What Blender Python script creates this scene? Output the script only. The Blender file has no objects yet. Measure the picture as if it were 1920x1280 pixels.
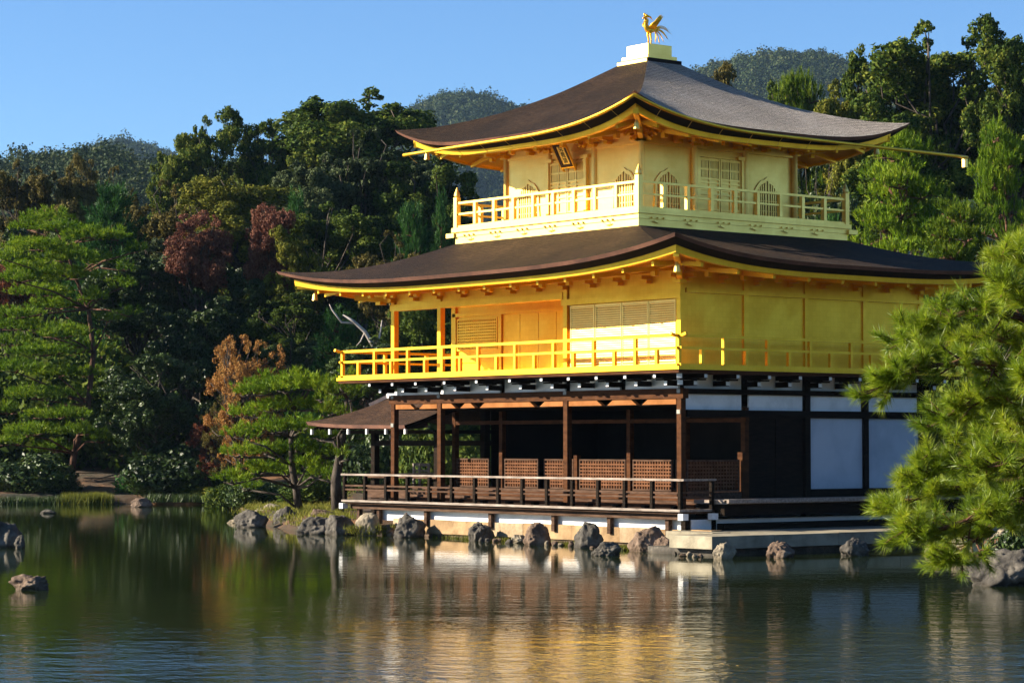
import bpy, math, random
import numpy as np
from mathutils import Vector, noise as mnoise

R = math.radians
sc = bpy.context.scene
COL = sc.collection

# ------------------------------------------------------------------ camera
CX, CY, CZ = 44.17964, -40.78863, 2.5074
YAW, PITCH, FPX = 0.893198, 0.0410473, 4663.989
cam_d = bpy.data.cameras.new("camera")
cam = bpy.data.objects.new("camera", cam_d)
COL.objects.link(cam)
cam.location = (CX, CY, CZ)
cam.rotation_euler = (math.pi / 2 + PITCH, 0, YAW)
cam_d.sensor_width = 36.0
cam_d.sensor_fit = 'HORIZONTAL'
cam_d.lens = 36.0 * FPX / 1920.0
cam_d.clip_start = 0.5
cam_d.clip_end = 9000
sc.camera = cam

# ------------------------------------------------------------------ sky, sun, exposure
SUN = Vector((-1.0, -1.22, 0.686)).normalized()
SUN_EL = math.asin(SUN.z)
world = bpy.data.worlds.new("World")
sc.world = world
world.use_nodes = True
nt = world.node_tree
bg = nt.nodes['Background']
sky = nt.nodes.new('ShaderNodeTexSky')
sky.sky_type = 'NISHITA'
sky.sun_disc = False
sky.sun_elevation = SUN_EL
sky.sun_rotation = math.atan2(SUN.x, SUN.y)
sky.altitude = 80
sky.air_density = 0.9
sky.dust_density = 0.0
sky.ozone_density = 7.0
nt.links.new(sky.outputs[0], bg.inputs[0])
bg.inputs[1].default_value = 0.060
sun_d = bpy.data.lights.new("sun", 'SUN')
sun_d.energy = 5.0
sun_d.angle = R(0.5)
sun_d.color = (1.0, 0.90, 0.73)
sun = bpy.data.objects.new("sun", sun_d)
COL.objects.link(sun)
sun.rotation_euler = SUN.to_track_quat('Z', 'Y').to_euler()
sc.view_settings.view_transform = 'Standard'
sc.view_settings.look = 'None'
sc.view_settings.exposure = 1.6
sc.view_settings.gamma = 1.0
cy = sc.cycles
cy.use_denoising = True
cy.max_bounces = 8
cy.diffuse_bounces = 4
cy.glossy_bounces = 5
cy.transparent_max_bounces = 4
cy.caustics_reflective = True
cy.sample_clamp_indirect = 20.0
cy.blur_glossy = 0.5

FWX, FWY = -math.sin(YAW), math.cos(YAW)
RTX, RTY = math.cos(YAW), math.sin(YAW)
HOR = 831.5


def at(u, D):
    """ground point seen in picture column u at distance D"""
    S = (u - 960.0) / FPX * D
    return CX + FWX * D + RTX * S, CY + FWY * D + RTY * S


def zz(v, D):
    return CZ - (v - HOR) * D / FPX


def ds(x, y):
    return (x - CX) * FWX + (y - CY) * FWY, (x - CX) * RTX + (y - CY) * RTY


# ------------------------------------------------------------------ materials
def newmat(name):
    m = bpy.data.materials.new(name)
    m.use_nodes = True
    t = m.node_tree
    return m, t, t.nodes['Principled BSDF']


def N(t, kind, **kw):
    n = t.nodes.new('ShaderNode' + kind)
    for k, v in kw.items():
        setattr(n, k, v)
    return n


def noise_node(t, scale, detail=4, rough=0.55, stretch=None, coord='Object'):
    tc = N(t, 'TexCoord')
    mp = N(t, 'Mapping')
    if stretch:
        mp.inputs['Scale'].default_value = stretch
    n = N(t, 'TexNoise')
    n.inputs['Scale'].default_value = scale
    n.inputs['Detail'].default_value = detail
    n.inputs['Roughness'].default_value = rough
    t.links.new(tc.outputs[coord], mp.inputs[0])
    t.links.new(mp.outputs[0], n.inputs['Vector'])
    return n


def ramp(t, src, stops):
    r = N(t, 'ValToRGB')
    e = r.color_ramp.elements
    while len(e) < len(stops):
        e.new(0.5)
    for i, (p, c) in enumerate(stops):
        e[i].position = p
        e[i].color = (c[0], c[1], c[2], 1)
    t.links.new(src, r.inputs[0])
    return r


def mat(name, c0, c1, scale=3.0, rough=0.7, metal=0.0, bump=0.0, bscale=None, stretch=None, spec=0.15, lo=0.35, hi=0.65, detail=5, rvar=0.0):
    m, t, b = newmat(name)
    n = noise_node(t, scale, detail, 0.6, stretch)
    r = ramp(t, n.outputs[0], [(lo, c0), (hi, c1)])
    t.links.new(r.outputs[0], b.inputs['Base Color'])
    b.inputs['Roughness'].default_value = rough
    b.inputs['Metallic'].default_value = metal
    b.inputs['Specular IOR Level'].default_value = spec
    if rvar:
        mr = N(t, 'MapRange')
        mr.inputs[3].default_value = rough - rvar
        mr.inputs[4].default_value = rough + rvar
        t.links.new(n.outputs[0], mr.inputs[0])
        t.links.new(mr.outputs[0], b.inputs['Roughness'])
    if bump:
        n2 = noise_node(t, bscale or scale * 4, 6, 0.6, stretch)
        bp = N(t, 'Bump')
        bp.inputs['Strength'].default_value = bump
        bp.inputs['Distance'].default_value = 0.05
        t.links.new(n2.outputs[0], bp.inputs['Height'])
        t.links.new(bp.outputs[0], b.inputs['Normal'])
    return m


M = {}
def gold_mat(name, c0, c1, metal, rough):
    """gold leaf: small squares that differ a little in tone and polish"""
    m, t, b = newmat(name)
    tc = N(t, 'TexCoord'); sp = N(t, 'SeparateXYZ'); ad = N(t, 'Math', operation='ADD'); cb = N(t, 'CombineXYZ')
    t.links.new(tc.outputs['Object'], sp.inputs[0])
    t.links.new(sp.outputs[0], ad.inputs[0]); t.links.new(sp.outputs[1], ad.inputs[1])
    t.links.new(ad.outputs[0], cb.inputs[0]); t.links.new(sp.outputs[2], cb.inputs[1])
    br = N(t, 'TexBrick')
    br.offset = 0.0
    br.inputs['Color1'].default_value = (0.25, 0.25, 0.25, 1); br.inputs['Color2'].default_value = (0.75, 0.75, 0.75, 1)
    br.inputs['Mortar'].default_value = (0.05, 0.05, 0.05, 1)
    br.inputs['Scale'].default_value = 1.0; br.inputs['Mortar Size'].default_value = 0.006
    br.inputs['Brick Width'].default_value = 0.13; br.inputs['Row Height'].default_value = 0.13
    t.links.new(cb.outputs[0], br.inputs['Vector'])
    n = noise_node(t, 1.3, 6, 0.65)
    mx = N(t, 'Math', operation='MULTIPLY_ADD'); mx.inputs[1].default_value = 0.19
    t.links.new(br.outputs[0], mx.inputs[0])
    m2 = N(t, 'Math', operation='MULTIPLY'); m2.inputs[1].default_value = 0.75
    t.links.new(n.outputs[0], m2.inputs[0]); t.links.new(m2.outputs[0], mx.inputs[2])
    r = ramp(t, mx.outputs[0], [(0.32, c0), (0.72, c1)])
    t.links.new(r.outputs[0], b.inputs['Base Color'])
    mr = N(t, 'MapRange'); mr.inputs[1].default_value = 0.3; mr.inputs[2].default_value = 0.75
    mr.inputs[3].default_value = rough + 0.08; mr.inputs[4].default_value = rough - 0.08
    t.links.new(mx.outputs[0], mr.inputs[0]); t.links.new(mr.outputs[0], b.inputs['Roughness'])
    b.inputs['Metallic'].default_value = metal
    b.inputs['Specular IOR Level'].default_value = 0.3
    bp = N(t, 'Bump'); bp.inputs['Strength'].default_value = 0.12; bp.inputs['Distance'].default_value = 0.05
    t.links.new(n.outputs[0], bp.inputs['Height']); t.links.new(bp.outputs[0], b.inputs['Normal'])
    return m


M['gold'] = gold_mat('gold_leaf', (0.76, 0.41, 0.016), (0.92, 0.555, 0.042), 0.68, 0.38)
M['gold_pale'] = gold_mat('gold_leaf_pale', (0.84, 0.58, 0.14), (0.93, 0.675, 0.19), 0.78, 0.42)
M['plaster'] = mat('white_plaster', (0.60, 0.60, 0.575), (0.80, 0.80, 0.78), 1.3, 0.85, detail=9, lo=0.30, hi=0.52)
M['paper'] = mat('shaded_blue_plaster', (0.34, 0.375, 0.42), (0.47, 0.50, 0.54), 0.7, 0.85, detail=9, lo=0.3, hi=0.55)  # white plaster coloured darker and bluer to imitate skylit shade on the panels
M['paint'] = mat('white_end_paint', (0.70, 0.70, 0.68), (0.82, 0.82, 0.80), 4, 0.7)
M['dark_wood'] = mat('dark_wood', (0.008, 0.006, 0.004), (0.020, 0.013, 0.009), 3, 0.8, spec=0.04, bump=0.25, bscale=9, stretch=(1, 1, 6))
M['brown_wood'] = mat('brown_wood', (0.042, 0.0165, 0.007), (0.085, 0.034, 0.0135), 3, 0.6, bump=0.3, bscale=8, stretch=(1, 1, 3), spec=0.03)
M['orange_wood'] = mat('orange_wood', (0.22, 0.085, 0.026), (0.31, 0.125, 0.042), 3, 0.6, bump=0.2, bscale=8, spec=0.03)
M['deck_brown'] = mat('old_brown_wood', (0.045, 0.026, 0.017), (0.10, 0.06, 0.04), 2.5, 0.8, bump=0.3, bscale=10, stretch=(1, 6, 6), spec=0.03)
M['lattice'] = mat('lattice_wood', (0.090, 0.038, 0.018), (0.155, 0.068, 0.033), 5, 0.6, bump=0.2, spec=0.03)
M['grey_wood'] = mat('weathered_wood', (0.050, 0.027, 0.017), (0.105, 0.062, 0.041), 2.5, 0.75, bump=0.3, bscale=10, stretch=(1, 6, 6), spec=0.03)
M['pale_wood'] = mat('bleached_wood', (0.17, 0.135, 0.11), (0.34, 0.285, 0.24), 2.5, 0.7, bump=0.25, bscale=10, stretch=(1, 6, 6), spec=0.03)
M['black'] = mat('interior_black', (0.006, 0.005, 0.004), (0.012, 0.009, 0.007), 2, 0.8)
M['stone_tan'] = mat('tan_stone', (0.24, 0.165, 0.095), (0.44, 0.33, 0.21), 1.7, 0.85, bump=0.6, bscale=7, detail=8)
M['stone_ochre'] = mat('ochre_stone', (0.20, 0.125, 0.062), (0.38, 0.25, 0.13), 1.4, 0.85, bump=0.7, bscale=6, detail=9)
M['stone_light'] = mat('light_stone', (0.26, 0.20, 0.13), (0.50, 0.40, 0.28), 1.9, 0.85, bump=0.7, bscale=6, detail=9)
M['stone_pale'] = mat('pale_stone', (0.17, 0.145, 0.10), (0.32, 0.28, 0.20), 1.7, 0.85, bump=0.5, bscale=7, detail=8)
M['tile'] = mat('silver_tile', (0.42, 0.43, 0.45), (0.58, 0.58, 0.58), 4, 0.5)
M['fitting'] = mat('dull_metal', (0.16, 0.15, 0.13), (0.25, 0.24, 0.21), 8, 0.5, 0.5)
M['ink'] = mat('black_ink', (0.012, 0.010, 0.010), (0.02, 0.017, 0.015), 4, 0.5)
M['plaque_dark'] = mat('plaque_frame', (0.03, 0.012, 0.008), (0.05, 0.02, 0.012), 4, 0.45)


def bark_roof(name, c0, c1, c2, sheen=0.04):
    m, t, b = newmat(name)
    n1 = noise_node(t, 0.55, 6, 0.65)
    n2 = noise_node(t, 7, 6, 0.75, (1, 1, 5))
    mx = N(t, 'Math', operation='MULTIPLY_ADD')
    mx.inputs[1].default_value = 0.75
    t.links.new(n2.outputs[0], mx.inputs[0])
    ms = N(t, 'Math', operation='MULTIPLY')
    ms.inputs[1].default_value = 0.55
    t.links.new(n1.outputs[0], ms.inputs[0])
    t.links.new(ms.outputs[0], mx.inputs[2])
    r = ramp(t, mx.outputs[0], [(0.54, c0), (0.67, c1), (0.84, c2)])
    t.links.new(r.outputs[0], b.inputs['Base Color'])
    b.inputs['Roughness'].default_value = 0.8
    b.inputs['Specular IOR Level'].default_value = 0.08
    b.inputs['Sheen Weight'].default_value = sheen
    b.inputs['Sheen Roughness'].default_value = 0.35
    b.inputs['Sheen Tint'].default_value = (1.0, 0.88, 0.76, 1)
    n3 = noise_node(t, 16, 5, 0.75, (1, 1, 2.5))
    wv = N(t, 'TexWave', wave_type='BANDS', bands_direction='Z')
    wv.inputs['Scale'].default_value = 5.5
    wv.inputs['Distortion'].default_value = 2.5
    wv.inputs['Detail'].default_value = 4
    tc = N(t, 'TexCoord')
    t.links.new(tc.outputs['Object'], wv.inputs['Vector'])
    ad = N(t, 'Math', operation='MULTIPLY_ADD')
    ad.inputs[1].default_value = 0.35
    t.links.new(wv.outputs[1], ad.inputs[0])
    t.links.new(n3.outputs[0], ad.inputs[2])
    bp = N(t, 'Bump')
    bp.inputs['Strength'].default_value = 0.8
    bp.inputs['Distance'].default_value = 0.08
    t.links.new(ad.outputs[0], bp.inputs['Height'])
    t.links.new(bp.outputs[0], b.inputs['Normal'])
    return m


M['bark'] = bark_roof('cypress_bark', (0.006, 0.0028, 0.0010), (0.020, 0.0092, 0.0036), (0.062, 0.034, 0.017))
M['bark_sunlit'] = bark_roof('sunlit_grey_bark', (0.03, 0.024, 0.020), (0.10, 0.083, 0.070), (0.30, 0.26, 0.23), 0.60)  # paler bark with sheen: sunlight painted into the upper roof's east slope
M['bark_brown'] = bark_roof('brown_cypress_bark', (0.02, 0.010, 0.005), (0.052, 0.026, 0.013), (0.12, 0.068, 0.038))
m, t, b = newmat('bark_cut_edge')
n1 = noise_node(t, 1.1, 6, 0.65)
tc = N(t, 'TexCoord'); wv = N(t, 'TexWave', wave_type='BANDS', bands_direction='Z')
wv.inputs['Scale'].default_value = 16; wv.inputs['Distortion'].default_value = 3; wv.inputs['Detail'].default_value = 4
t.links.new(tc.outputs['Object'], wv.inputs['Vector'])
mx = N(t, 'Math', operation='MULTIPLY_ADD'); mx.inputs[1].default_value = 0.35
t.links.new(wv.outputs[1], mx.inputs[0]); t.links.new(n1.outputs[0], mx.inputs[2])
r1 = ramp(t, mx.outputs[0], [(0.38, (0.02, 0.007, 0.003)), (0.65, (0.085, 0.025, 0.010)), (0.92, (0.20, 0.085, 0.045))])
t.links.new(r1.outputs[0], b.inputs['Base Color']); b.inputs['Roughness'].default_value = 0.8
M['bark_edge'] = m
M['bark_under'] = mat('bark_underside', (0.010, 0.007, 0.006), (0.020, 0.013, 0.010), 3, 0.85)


def rock_mat(name, c0, c1, c2, scale=1.6):
    """weathered stone: mottled, a little moss on top, wet and dark at the waterline"""
    m, t, b = newmat(name)
    n = noise_node(t, scale, 9, 0.68)
    r = ramp(t, n.outputs[0], [(0.33, c0), (0.52, c1), (0.70, c2)])
    tc = N(t, 'TexCoord'); sp = N(t, 'SeparateXYZ'); t.links.new(tc.outputs['Object'], sp.inputs[0])
    ms = noise_node(t, 3.2, 6, 0.7)
    g = N(t, 'NewGeometry'); gn = N(t, 'SeparateXYZ'); t.links.new(g.outputs['Normal'], gn.inputs[0])
    mm = N(t, 'Math', operation='MULTIPLY'); t.links.new(ms.outputs[0], mm.inputs[0]); t.links.new(gn.outputs[2], mm.inputs[1])
    mr = N(t, 'MapRange'); mr.inputs[1].default_value = 0.42; mr.inputs[2].default_value = 0.60; mr.inputs[4].default_value = 0.55
    t.links.new(mm.outputs[0], mr.inputs[0])
    mix = N(t, 'MixRGB'); mix.inputs[2].default_value = (0.045, 0.055, 0.014, 1)
    t.links.new(mr.outputs[0], mix.inputs[0]); t.links.new(r.outputs[0], mix.inputs[1])
    wz = N(t, 'MapRange'); wz.inputs[1].default_value = 0.03; wz.inputs[2].default_value = 0.11; wz.inputs[3].default_value = 0.65; wz.inputs[4].default_value = 0.0
    t.links.new(sp.outputs[2], wz.inputs[0])
    mx2 = N(t, 'MixRGB', blend_type='MULTIPLY'); mx2.inputs[2].default_value = (0.35, 0.32, 0.26, 1)
    t.links.new(wz.outputs[0], mx2.inputs[0]); t.links.new(mix.outputs[0], mx2.inputs[1])
    t.links.new(mx2.outputs[0], b.inputs['Base Color'])
    b.inputs['Roughness'].default_value = 0.8
    b.inputs['Specular IOR Level'].default_value = 0.25
    n2 = noise_node(t, scale * 4, 8, 0.72)
    bp = N(t, 'Bump')
    bp.inputs['Strength'].default_value = 1.0
    bp.inputs['Distance'].default_value = 0.05
    t.links.new(n2.outputs[0], bp.inputs['Height'])
    t.links.new(bp.outputs[0], b.inputs['Normal'])
    return m


M['rock_dark'] = rock_mat('dark_rock', (0.026, 0.023, 0.020), (0.088, 0.076, 0.061), (0.23, 0.20, 0.16))
M['rock_brown'] = rock_mat('brown_rock', (0.05, 0.032, 0.022), (0.16, 0.105, 0.070), (0.34, 0.26, 0.19))
M['rock_pale'] = rock_mat('pale_rock', (0.13, 0.11, 0.085), (0.27, 0.22, 0.15), (0.44, 0.38, 0.28))


def leaf_mat(name, c0, c1, c2, transl=0.25, rough=0.6, spec=0.07, nscale=0.6, var=0.42):
    m, t, b = newmat(name)
    n = noise_node(t, nscale, 4, 0.6)
    g = N(t, 'NewGeometry')
    ad = N(t, 'Math', operation='MULTIPLY_ADD')
    ad.inputs[1].default_value = var
    t.links.new(g.outputs['Random Per Island'], ad.inputs[0])
    oi = N(t, 'ObjectInfo')
    ad2 = N(t, 'Math', operation='MULTIPLY_ADD')
    ad2.inputs[1].default_value = 0.16
    t.links.new(oi.outputs['Random'], ad2.inputs[0])
    t.links.new(n.outputs[0], ad2.inputs[2])
    t.links.new(ad2.outputs[0], ad.inputs[2])
    r = ramp(t, ad.outputs[0], [(0.50, c0), (0.78, c1), (1.05, c2)])
    r.color_ramp.elements[2].position = 1.0
    t.links.new(r.outputs[0], b.inputs['Base Color'])
    b.inputs['Roughness'].default_value = rough
    b.inputs['Specular IOR Level'].default_value = spec
    tr = N(t, 'BsdfTranslucent')
    t.links.new(r.outputs[0], tr.inputs[0])
    mx = N(t, 'MixShader')
    mx.inputs[0].default_value = transl
    t.links.new(b.outputs[0], mx.inputs[1])
    t.links.new(tr.outputs[0], mx.inputs[2])
    t.links.new(mx.outputs[0], t.nodes['Material Output'].inputs[0])
    return m


M['leaf_oak'] = leaf_mat('oak_leaf', (0.012, 0.026, 0.004), (0.054, 0.088, 0.012), (0.125, 0.155, 0.022))
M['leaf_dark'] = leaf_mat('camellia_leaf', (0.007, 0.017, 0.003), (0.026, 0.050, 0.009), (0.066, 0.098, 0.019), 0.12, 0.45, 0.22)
M['leaf_grey'] = leaf_mat('grey_green_leaf', (0.014, 0.024, 0.009), (0.050, 0.070, 0.026), (0.11, 0.13, 0.05), 0.15)
M['leaf_yellow'] = leaf_mat('yellow_green_leaf', (0.045, 0.055, 0.006), (0.12, 0.13, 0.014), (0.24, 0.22, 0.03))
M['leaf_olive'] = leaf_mat('olive_leaf', (0.035, 0.032, 0.008), (0.11, 0.09, 0.022), (0.19, 0.15, 0.04))
M['leaf_cedar'] = leaf_mat('cypress_leaf', (0.012, 0.030, 0.004), (0.060, 0.098, 0.012), (0.165, 0.180, 0.024))
M['leaf_orange'] = leaf_mat('orange_leaf', (0.10, 0.05, 0.016), (0.27, 0.115, 0.032), (0.38, 0.21, 0.06), 0.3)
M['leaf_red'] = leaf_mat('red_leaf', (0.05, 0.016, 0.01), (0.15, 0.04, 0.026), (0.24, 0.09, 0.04), 0.25)
M['leaf_russet'] = leaf_mat('russet_leaf', (0.05, 0.02, 0.014), (0.15, 0.052, 0.034), (0.22, 0.1, 0.055), 0.2)
M['needle'] = leaf_mat('pine_needle', (0.026, 0.060, 0.005), (0.090, 0.150, 0.010), (0.19, 0.23, 0.016), 0.25, 0.45)
M['needle_bright'] = leaf_mat('bright_pine_needle', (0.045, 0.100, 0.006), (0.130, 0.215, 0.010), (0.26, 0.32, 0.018), 0.28, 0.45)
M['needle_blue'] = leaf_mat('blue_green_needle', (0.01, 0.04, 0.01), (0.035, 0.105, 0.02), (0.085, 0.165, 0.03), 0.2, 0.45)
M['needle_near'] = leaf_mat('near_pine_needle', (0.06, 0.115, 0.008), (0.195, 0.285, 0.012), (0.38, 0.42, 0.025), 0.36, 0.4, 0.4, 2.2)
M['forest'] = leaf_mat('far_forest', (0.014, 0.028, 0.009), (0.040, 0.060, 0.018), (0.085, 0.085, 0.030), 0.1, nscale=0.12, var=0.30)
M['trunk'] = mat('tree_bark', (0.030, 0.022, 0.016), (0.095, 0.075, 0.06), 2.5, 0.85, bump=0.6, bscale=9, stretch=(3, 3, 1))
M['trunk_red'] = mat('red_pine_bark', (0.050, 0.025, 0.015), (0.14, 0.068, 0.042), 2.5, 0.85, bump=0.6, bscale=9, stretch=(3, 3, 1))
M['grass'] = leaf_mat('grass_blade', (0.07, 0.085, 0.012), (0.14, 0.15, 0.02), (0.24, 0.22, 0.04), 0.3)


# ------------------------------------------------------------------ object helpers
def tag(o, label=None, cat=None, group=None, kind=None):
    if label: o['label'] = label
    if cat: o['category'] = cat
    if group: o['group'] = group
    if kind: o['kind'] = kind
    return o


def thing(name, loc, label, cat, group=None):
    o = bpy.data.objects.new(name, None)
    COL.objects.link(o)
    o.location = loc
    return tag(o, label, cat, group)


def link(name, me, parent=None):
    o = bpy.data.objects.new(name, me)
    COL.objects.link(o)
    if parent is not None:
        o.parent = parent
    return o


def np_mesh(name, verts, faces_n, material, smooth=False):
    """verts (n,3); faces_n = verts per face, faces laid out consecutively"""
    me = bpy.data.meshes.new(name)
    nv = len(verts)
    nf = nv // faces_n
    me.vertices.add(nv)
    me.vertices.foreach_set('co', np.asarray(verts, np.float32).ravel())
    me.loops.add(nv)
    me.loops.foreach_set('vertex_index', np.arange(nv, dtype=np.int32))
    me.polygons.add(nf)
    me.polygons.foreach_set('loop_start', np.arange(0, nv, faces_n, dtype=np.int32))
    me.polygons.foreach_set('loop_total', np.full(nf, faces_n, np.int32))
    me.update(calc_edges=True)
    me.materials.append(material)
    if smooth:
        me.polygons.foreach_set('use_smooth', np.ones(nf, bool))
    return me


class MB:
    def __init__(s, off=(0, 0, 0)):
        s.v = []; s.f = []; s.off = off

    def box(s, x0, x1, y0, y1, z0, z1):
        i = len(s.v)
        s.v += [(x0, y0, z0), (x1, y0, z0), (x1, y1, z0), (x0, y1, z0), (x0, y0, z1), (x1, y0, z1), (x1, y1, z1), (x0, y1, z1)]
        s.f += [(i, i + 3, i + 2, i + 1), (i + 4, i + 5, i + 6, i + 7), (i, i + 1, i + 5, i + 4), (i + 1, i + 2, i + 6, i + 5), (i + 2, i + 3, i + 7, i + 6), (i + 3, i, i + 4, i + 7)]
        return s

    def bar(s, p, q, w, h, up=(0, 0, 1)):
        p, q = Vector(p), Vector(q)
        d = (q - p).normalized()
        r = d.cross(Vector(up))
        if r.length < 1e-5: r = d.cross(Vector((0, 1, 0)))
        r.normalize()
        n = r.cross(d)
        i = len(s.v)
        for c in (p, q):
            for a, b in ((-1, -1), (1, -1), (1, 1), (-1, 1)):
                s.v.append(tuple(c + r * (a * w / 2) + n * (b * h / 2)))
        s.f += [(i, i + 1, i + 2, i + 3), (i + 7, i + 6, i + 5, i + 4)]
        for k in range(4):
            j = (k + 1) % 4
            s.f.append((i + k, i + 4 + k, i + 4 + j, i + j))
        return s

    def tube(s, pts, rad, n=8, cap=True):
        pts = [Vector(p) for p in pts]
        i0 = len(s.v)
        for k, p in enumerate(pts):
            d = (pts[min(k + 1, len(pts) - 1)] - pts[max(k - 1, 0)]).normalized()
            a = d.cross(Vector((0.31, 0.21, 0.93)))
            if a.length < 1e-3: a = d.cross(Vector((1, 0, 0)))
            a.normalize(); b = d.cross(a)
            r = rad[k] if hasattr(rad, '__len__') else rad
            for j in range(n):
                t = 2 * math.pi * j / n
                s.v.append(tuple(p + a * (r * math.cos(t)) + b * (r * math.sin(t))))
        for k in range(len(pts) - 1):
            for j in range(n):
                j2 = (j + 1) % n
                s.f.append((i0 + k * n + j, i0 + k * n + j2, i0 + (k + 1) * n + j2, i0 + (k + 1) * n + j))
        if cap:
            s.f.append(tuple(i0 + j for j in range(n))[::-1])
            s.f.append(tuple(i0 + (len(pts) - 1) * n + j for j in range(n)))
        return s

    def quad(s, *p):
        i = len(s.v)
        s.v += [tuple(a) for a in p]
        s.f.append(tuple(range(i, i + len(p))))
        return s

    def prism(s, outline, n):
        """outline: list of 3d points, extruded by vector n"""
        i = len(s.v); k = len(outline); n = Vector(n)
        s.v += [tuple(Vector(p)) for p in outline] + [tuple(Vector(p) + n) for p in outline]
        s.f.append(tuple(range(i + k - 1, i - 1, -1)))
        s.f.append(tuple(range(i + k, i + 2 * k)))
        for j in range(k):
            j2 = (j + 1) % k
            s.f.append((i + j, i + j2, i + k + j2, i + k + j))
        return s

    def grid(s, rows):
        i0 = len(s.v); m = len(rows[0])
        for r in rows: s.v += [tuple(p) for p in r]
        for a in range(len(rows) - 1):
            for b in range(m - 1):
                s.f.append((i0 + a * m + b, i0 + a * m + b + 1, i0 + (a + 1) * m + b + 1, i0 + (a + 1) * m + b))
        return s

    def build(s, name, material, parent=None, smooth=False):
        me = bpy.data.meshes.new(name)
        ox, oy, oz = s.off
        me.from_pydata([(x - ox, y - oy, z - oz) for x, y, z in s.v], [], s.f)
        me.materials.append(material)
        if smooth:
            me.polygons.foreach_set('use_smooth', np.ones(len(me.polygons), bool))
        me.update()
        return link(name, me, parent)


# ------------------------------------------------------------------ ground and pond
POND = [(104, -60), (103.5, -30), (104.8, -25), (103.0, -22), (103.8, -20.4), (104.9, -18.5), (103.4, -16.6), (103.9, -15), (102.8, -13.8), (103.8, -12.4), (96, -10.4), (88, -9.7), (81.5, -9.0), (76, -7.4), (70.8, -6.0)] + \
    [ds(*p) for p in ((-13.2, -1.0), (-12.3, -0.7), (-12.2, -0.15), (1.9, -0.15), (2.1, -2.1), (3.45, -2.1), (3.2, 6.5))] + \
    [(56, 10.3), (51, 11.2), (46, 11.5), (43, 10.2), (30, 7.5), (22, 5.2), (16, 3.6), (13.5, 0), (13, -8), (20, -40), (60, -75)]


def pond_sd(Dv, Sv):
    """signed distance to the pond outline, + on land"""
    Dv = np.asarray(Dv, float); Sv = np.asarray(Sv, float)
    dist = np.full(Dv.shape, 1e9); inside = np.zeros(Dv.shape, bool)
    n = len(POND)
    for i in range(n):
        d0, s0 = POND[i]; d1, s1 = POND[(i + 1) % n]
        ex, ey = d1 - d0, s1 - s0
        t = np.clip(((Dv - d0) * ex + (Sv - s0) * ey) / (ex * ex + ey * ey), 0, 1)
        dist = np.minimum(dist, np.hypot(Dv - d0 - t * ex, Sv - s0 - t * ey))
        c = ((s0 > Sv) != (s1 > Sv)) & (Dv < (d1 - d0) * (Sv - s0) / (s1 - s0 + 1e-12) + d0)
        inside ^= c
    return np.where(inside, -dist, dist)


def ground_z(Dv, Sv):
    sd = pond_sd(Dv, Sv)
    z = np.clip(sd * 0.45, -1.2, 0.38)
    left = np.clip((-Sv - 4) / 8, 0, 1)
    z = z + np.clip(Dv - 106, 0, 90) * 0.11 * left + np.clip(Dv - 92, 0, 100) * 0.06 * (1 - left)
    z = z + 0.10 * np.sin(Dv * 0.7 + Sv * 0.4) * np.clip(sd * 0.2, 0, 1)
    return z


def gz(x, y):
    D, S = ds(x, y)
    return float(ground_z(np.array([D]), np.array([S]))[0])


dl = np.unique(np.concatenate([np.linspace(-250, -60, 12), np.linspace(-60, 10, 18), np.arange(10, 125, 0.45), np.linspace(125, 260, 50), np.linspace(260, 900, 24), np.linspace(900, 1790, 12)]))
sl = np.unique(np.concatenate([np.linspace(-600, -120, 16), np.linspace(-120, -30, 24), np.arange(-30, 16, 0.45), np.linspace(16, 90, 24), np.linspace(90, 600, 16)]))
DD, SS = np.meshgrid(dl, sl, indexing='ij')
ZZ = ground_z(DD, SS)
X = CX + FWX * DD + RTX * SS
Y = CY + FWY * DD + RTY * SS
gv = np.stack([X, Y, ZZ], -1).reshape(-1, 3)
nd, ns_ = DD.shape
ii = np.arange(nd - 1)[:, None] * ns_ + np.arange(ns_ - 1)[None]
gf = np.stack([ii, ii + 1, ii + ns_ + 1, ii + ns_], -1).reshape(-1, 4)
me = bpy.data.meshes.new('ground')
me.from_pydata(gv.tolist(), [], gf.tolist())
me.polygons.foreach_set('use_smooth', np.ones(len(me.polygons), bool))
m, t, b = newmat('forest_floor')
n1 = noise_node(t, 0.35, 7, 0.65)
r1 = ramp(t, n1.outputs[0], [(0.36, (0.018, 0.020, 0.006)), (0.52, (0.065, 0.033, 0.012)), (0.66, (0.19, 0.080, 0.022))])
t.links.new(r1.outputs[0], b.inputs['Base Color'])
b.inputs['Roughness'].default_value = 0.95
n2 = noise_node(t, 3, 8, 0.7)
bp = N(t, 'Bump'); bp.inputs['Strength'].default_value = 0.8; bp.inputs['Distance'].default_value = 0.15
t.links.new(n2.outputs[0], bp.inputs['Height']); t.links.new(bp.outputs[0], b.inputs['Normal'])
me.materials.append(m)
tag(link('ground', me), 'brown leaf litter and moss ground round the pond', 'ground', kind='structure')

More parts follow.
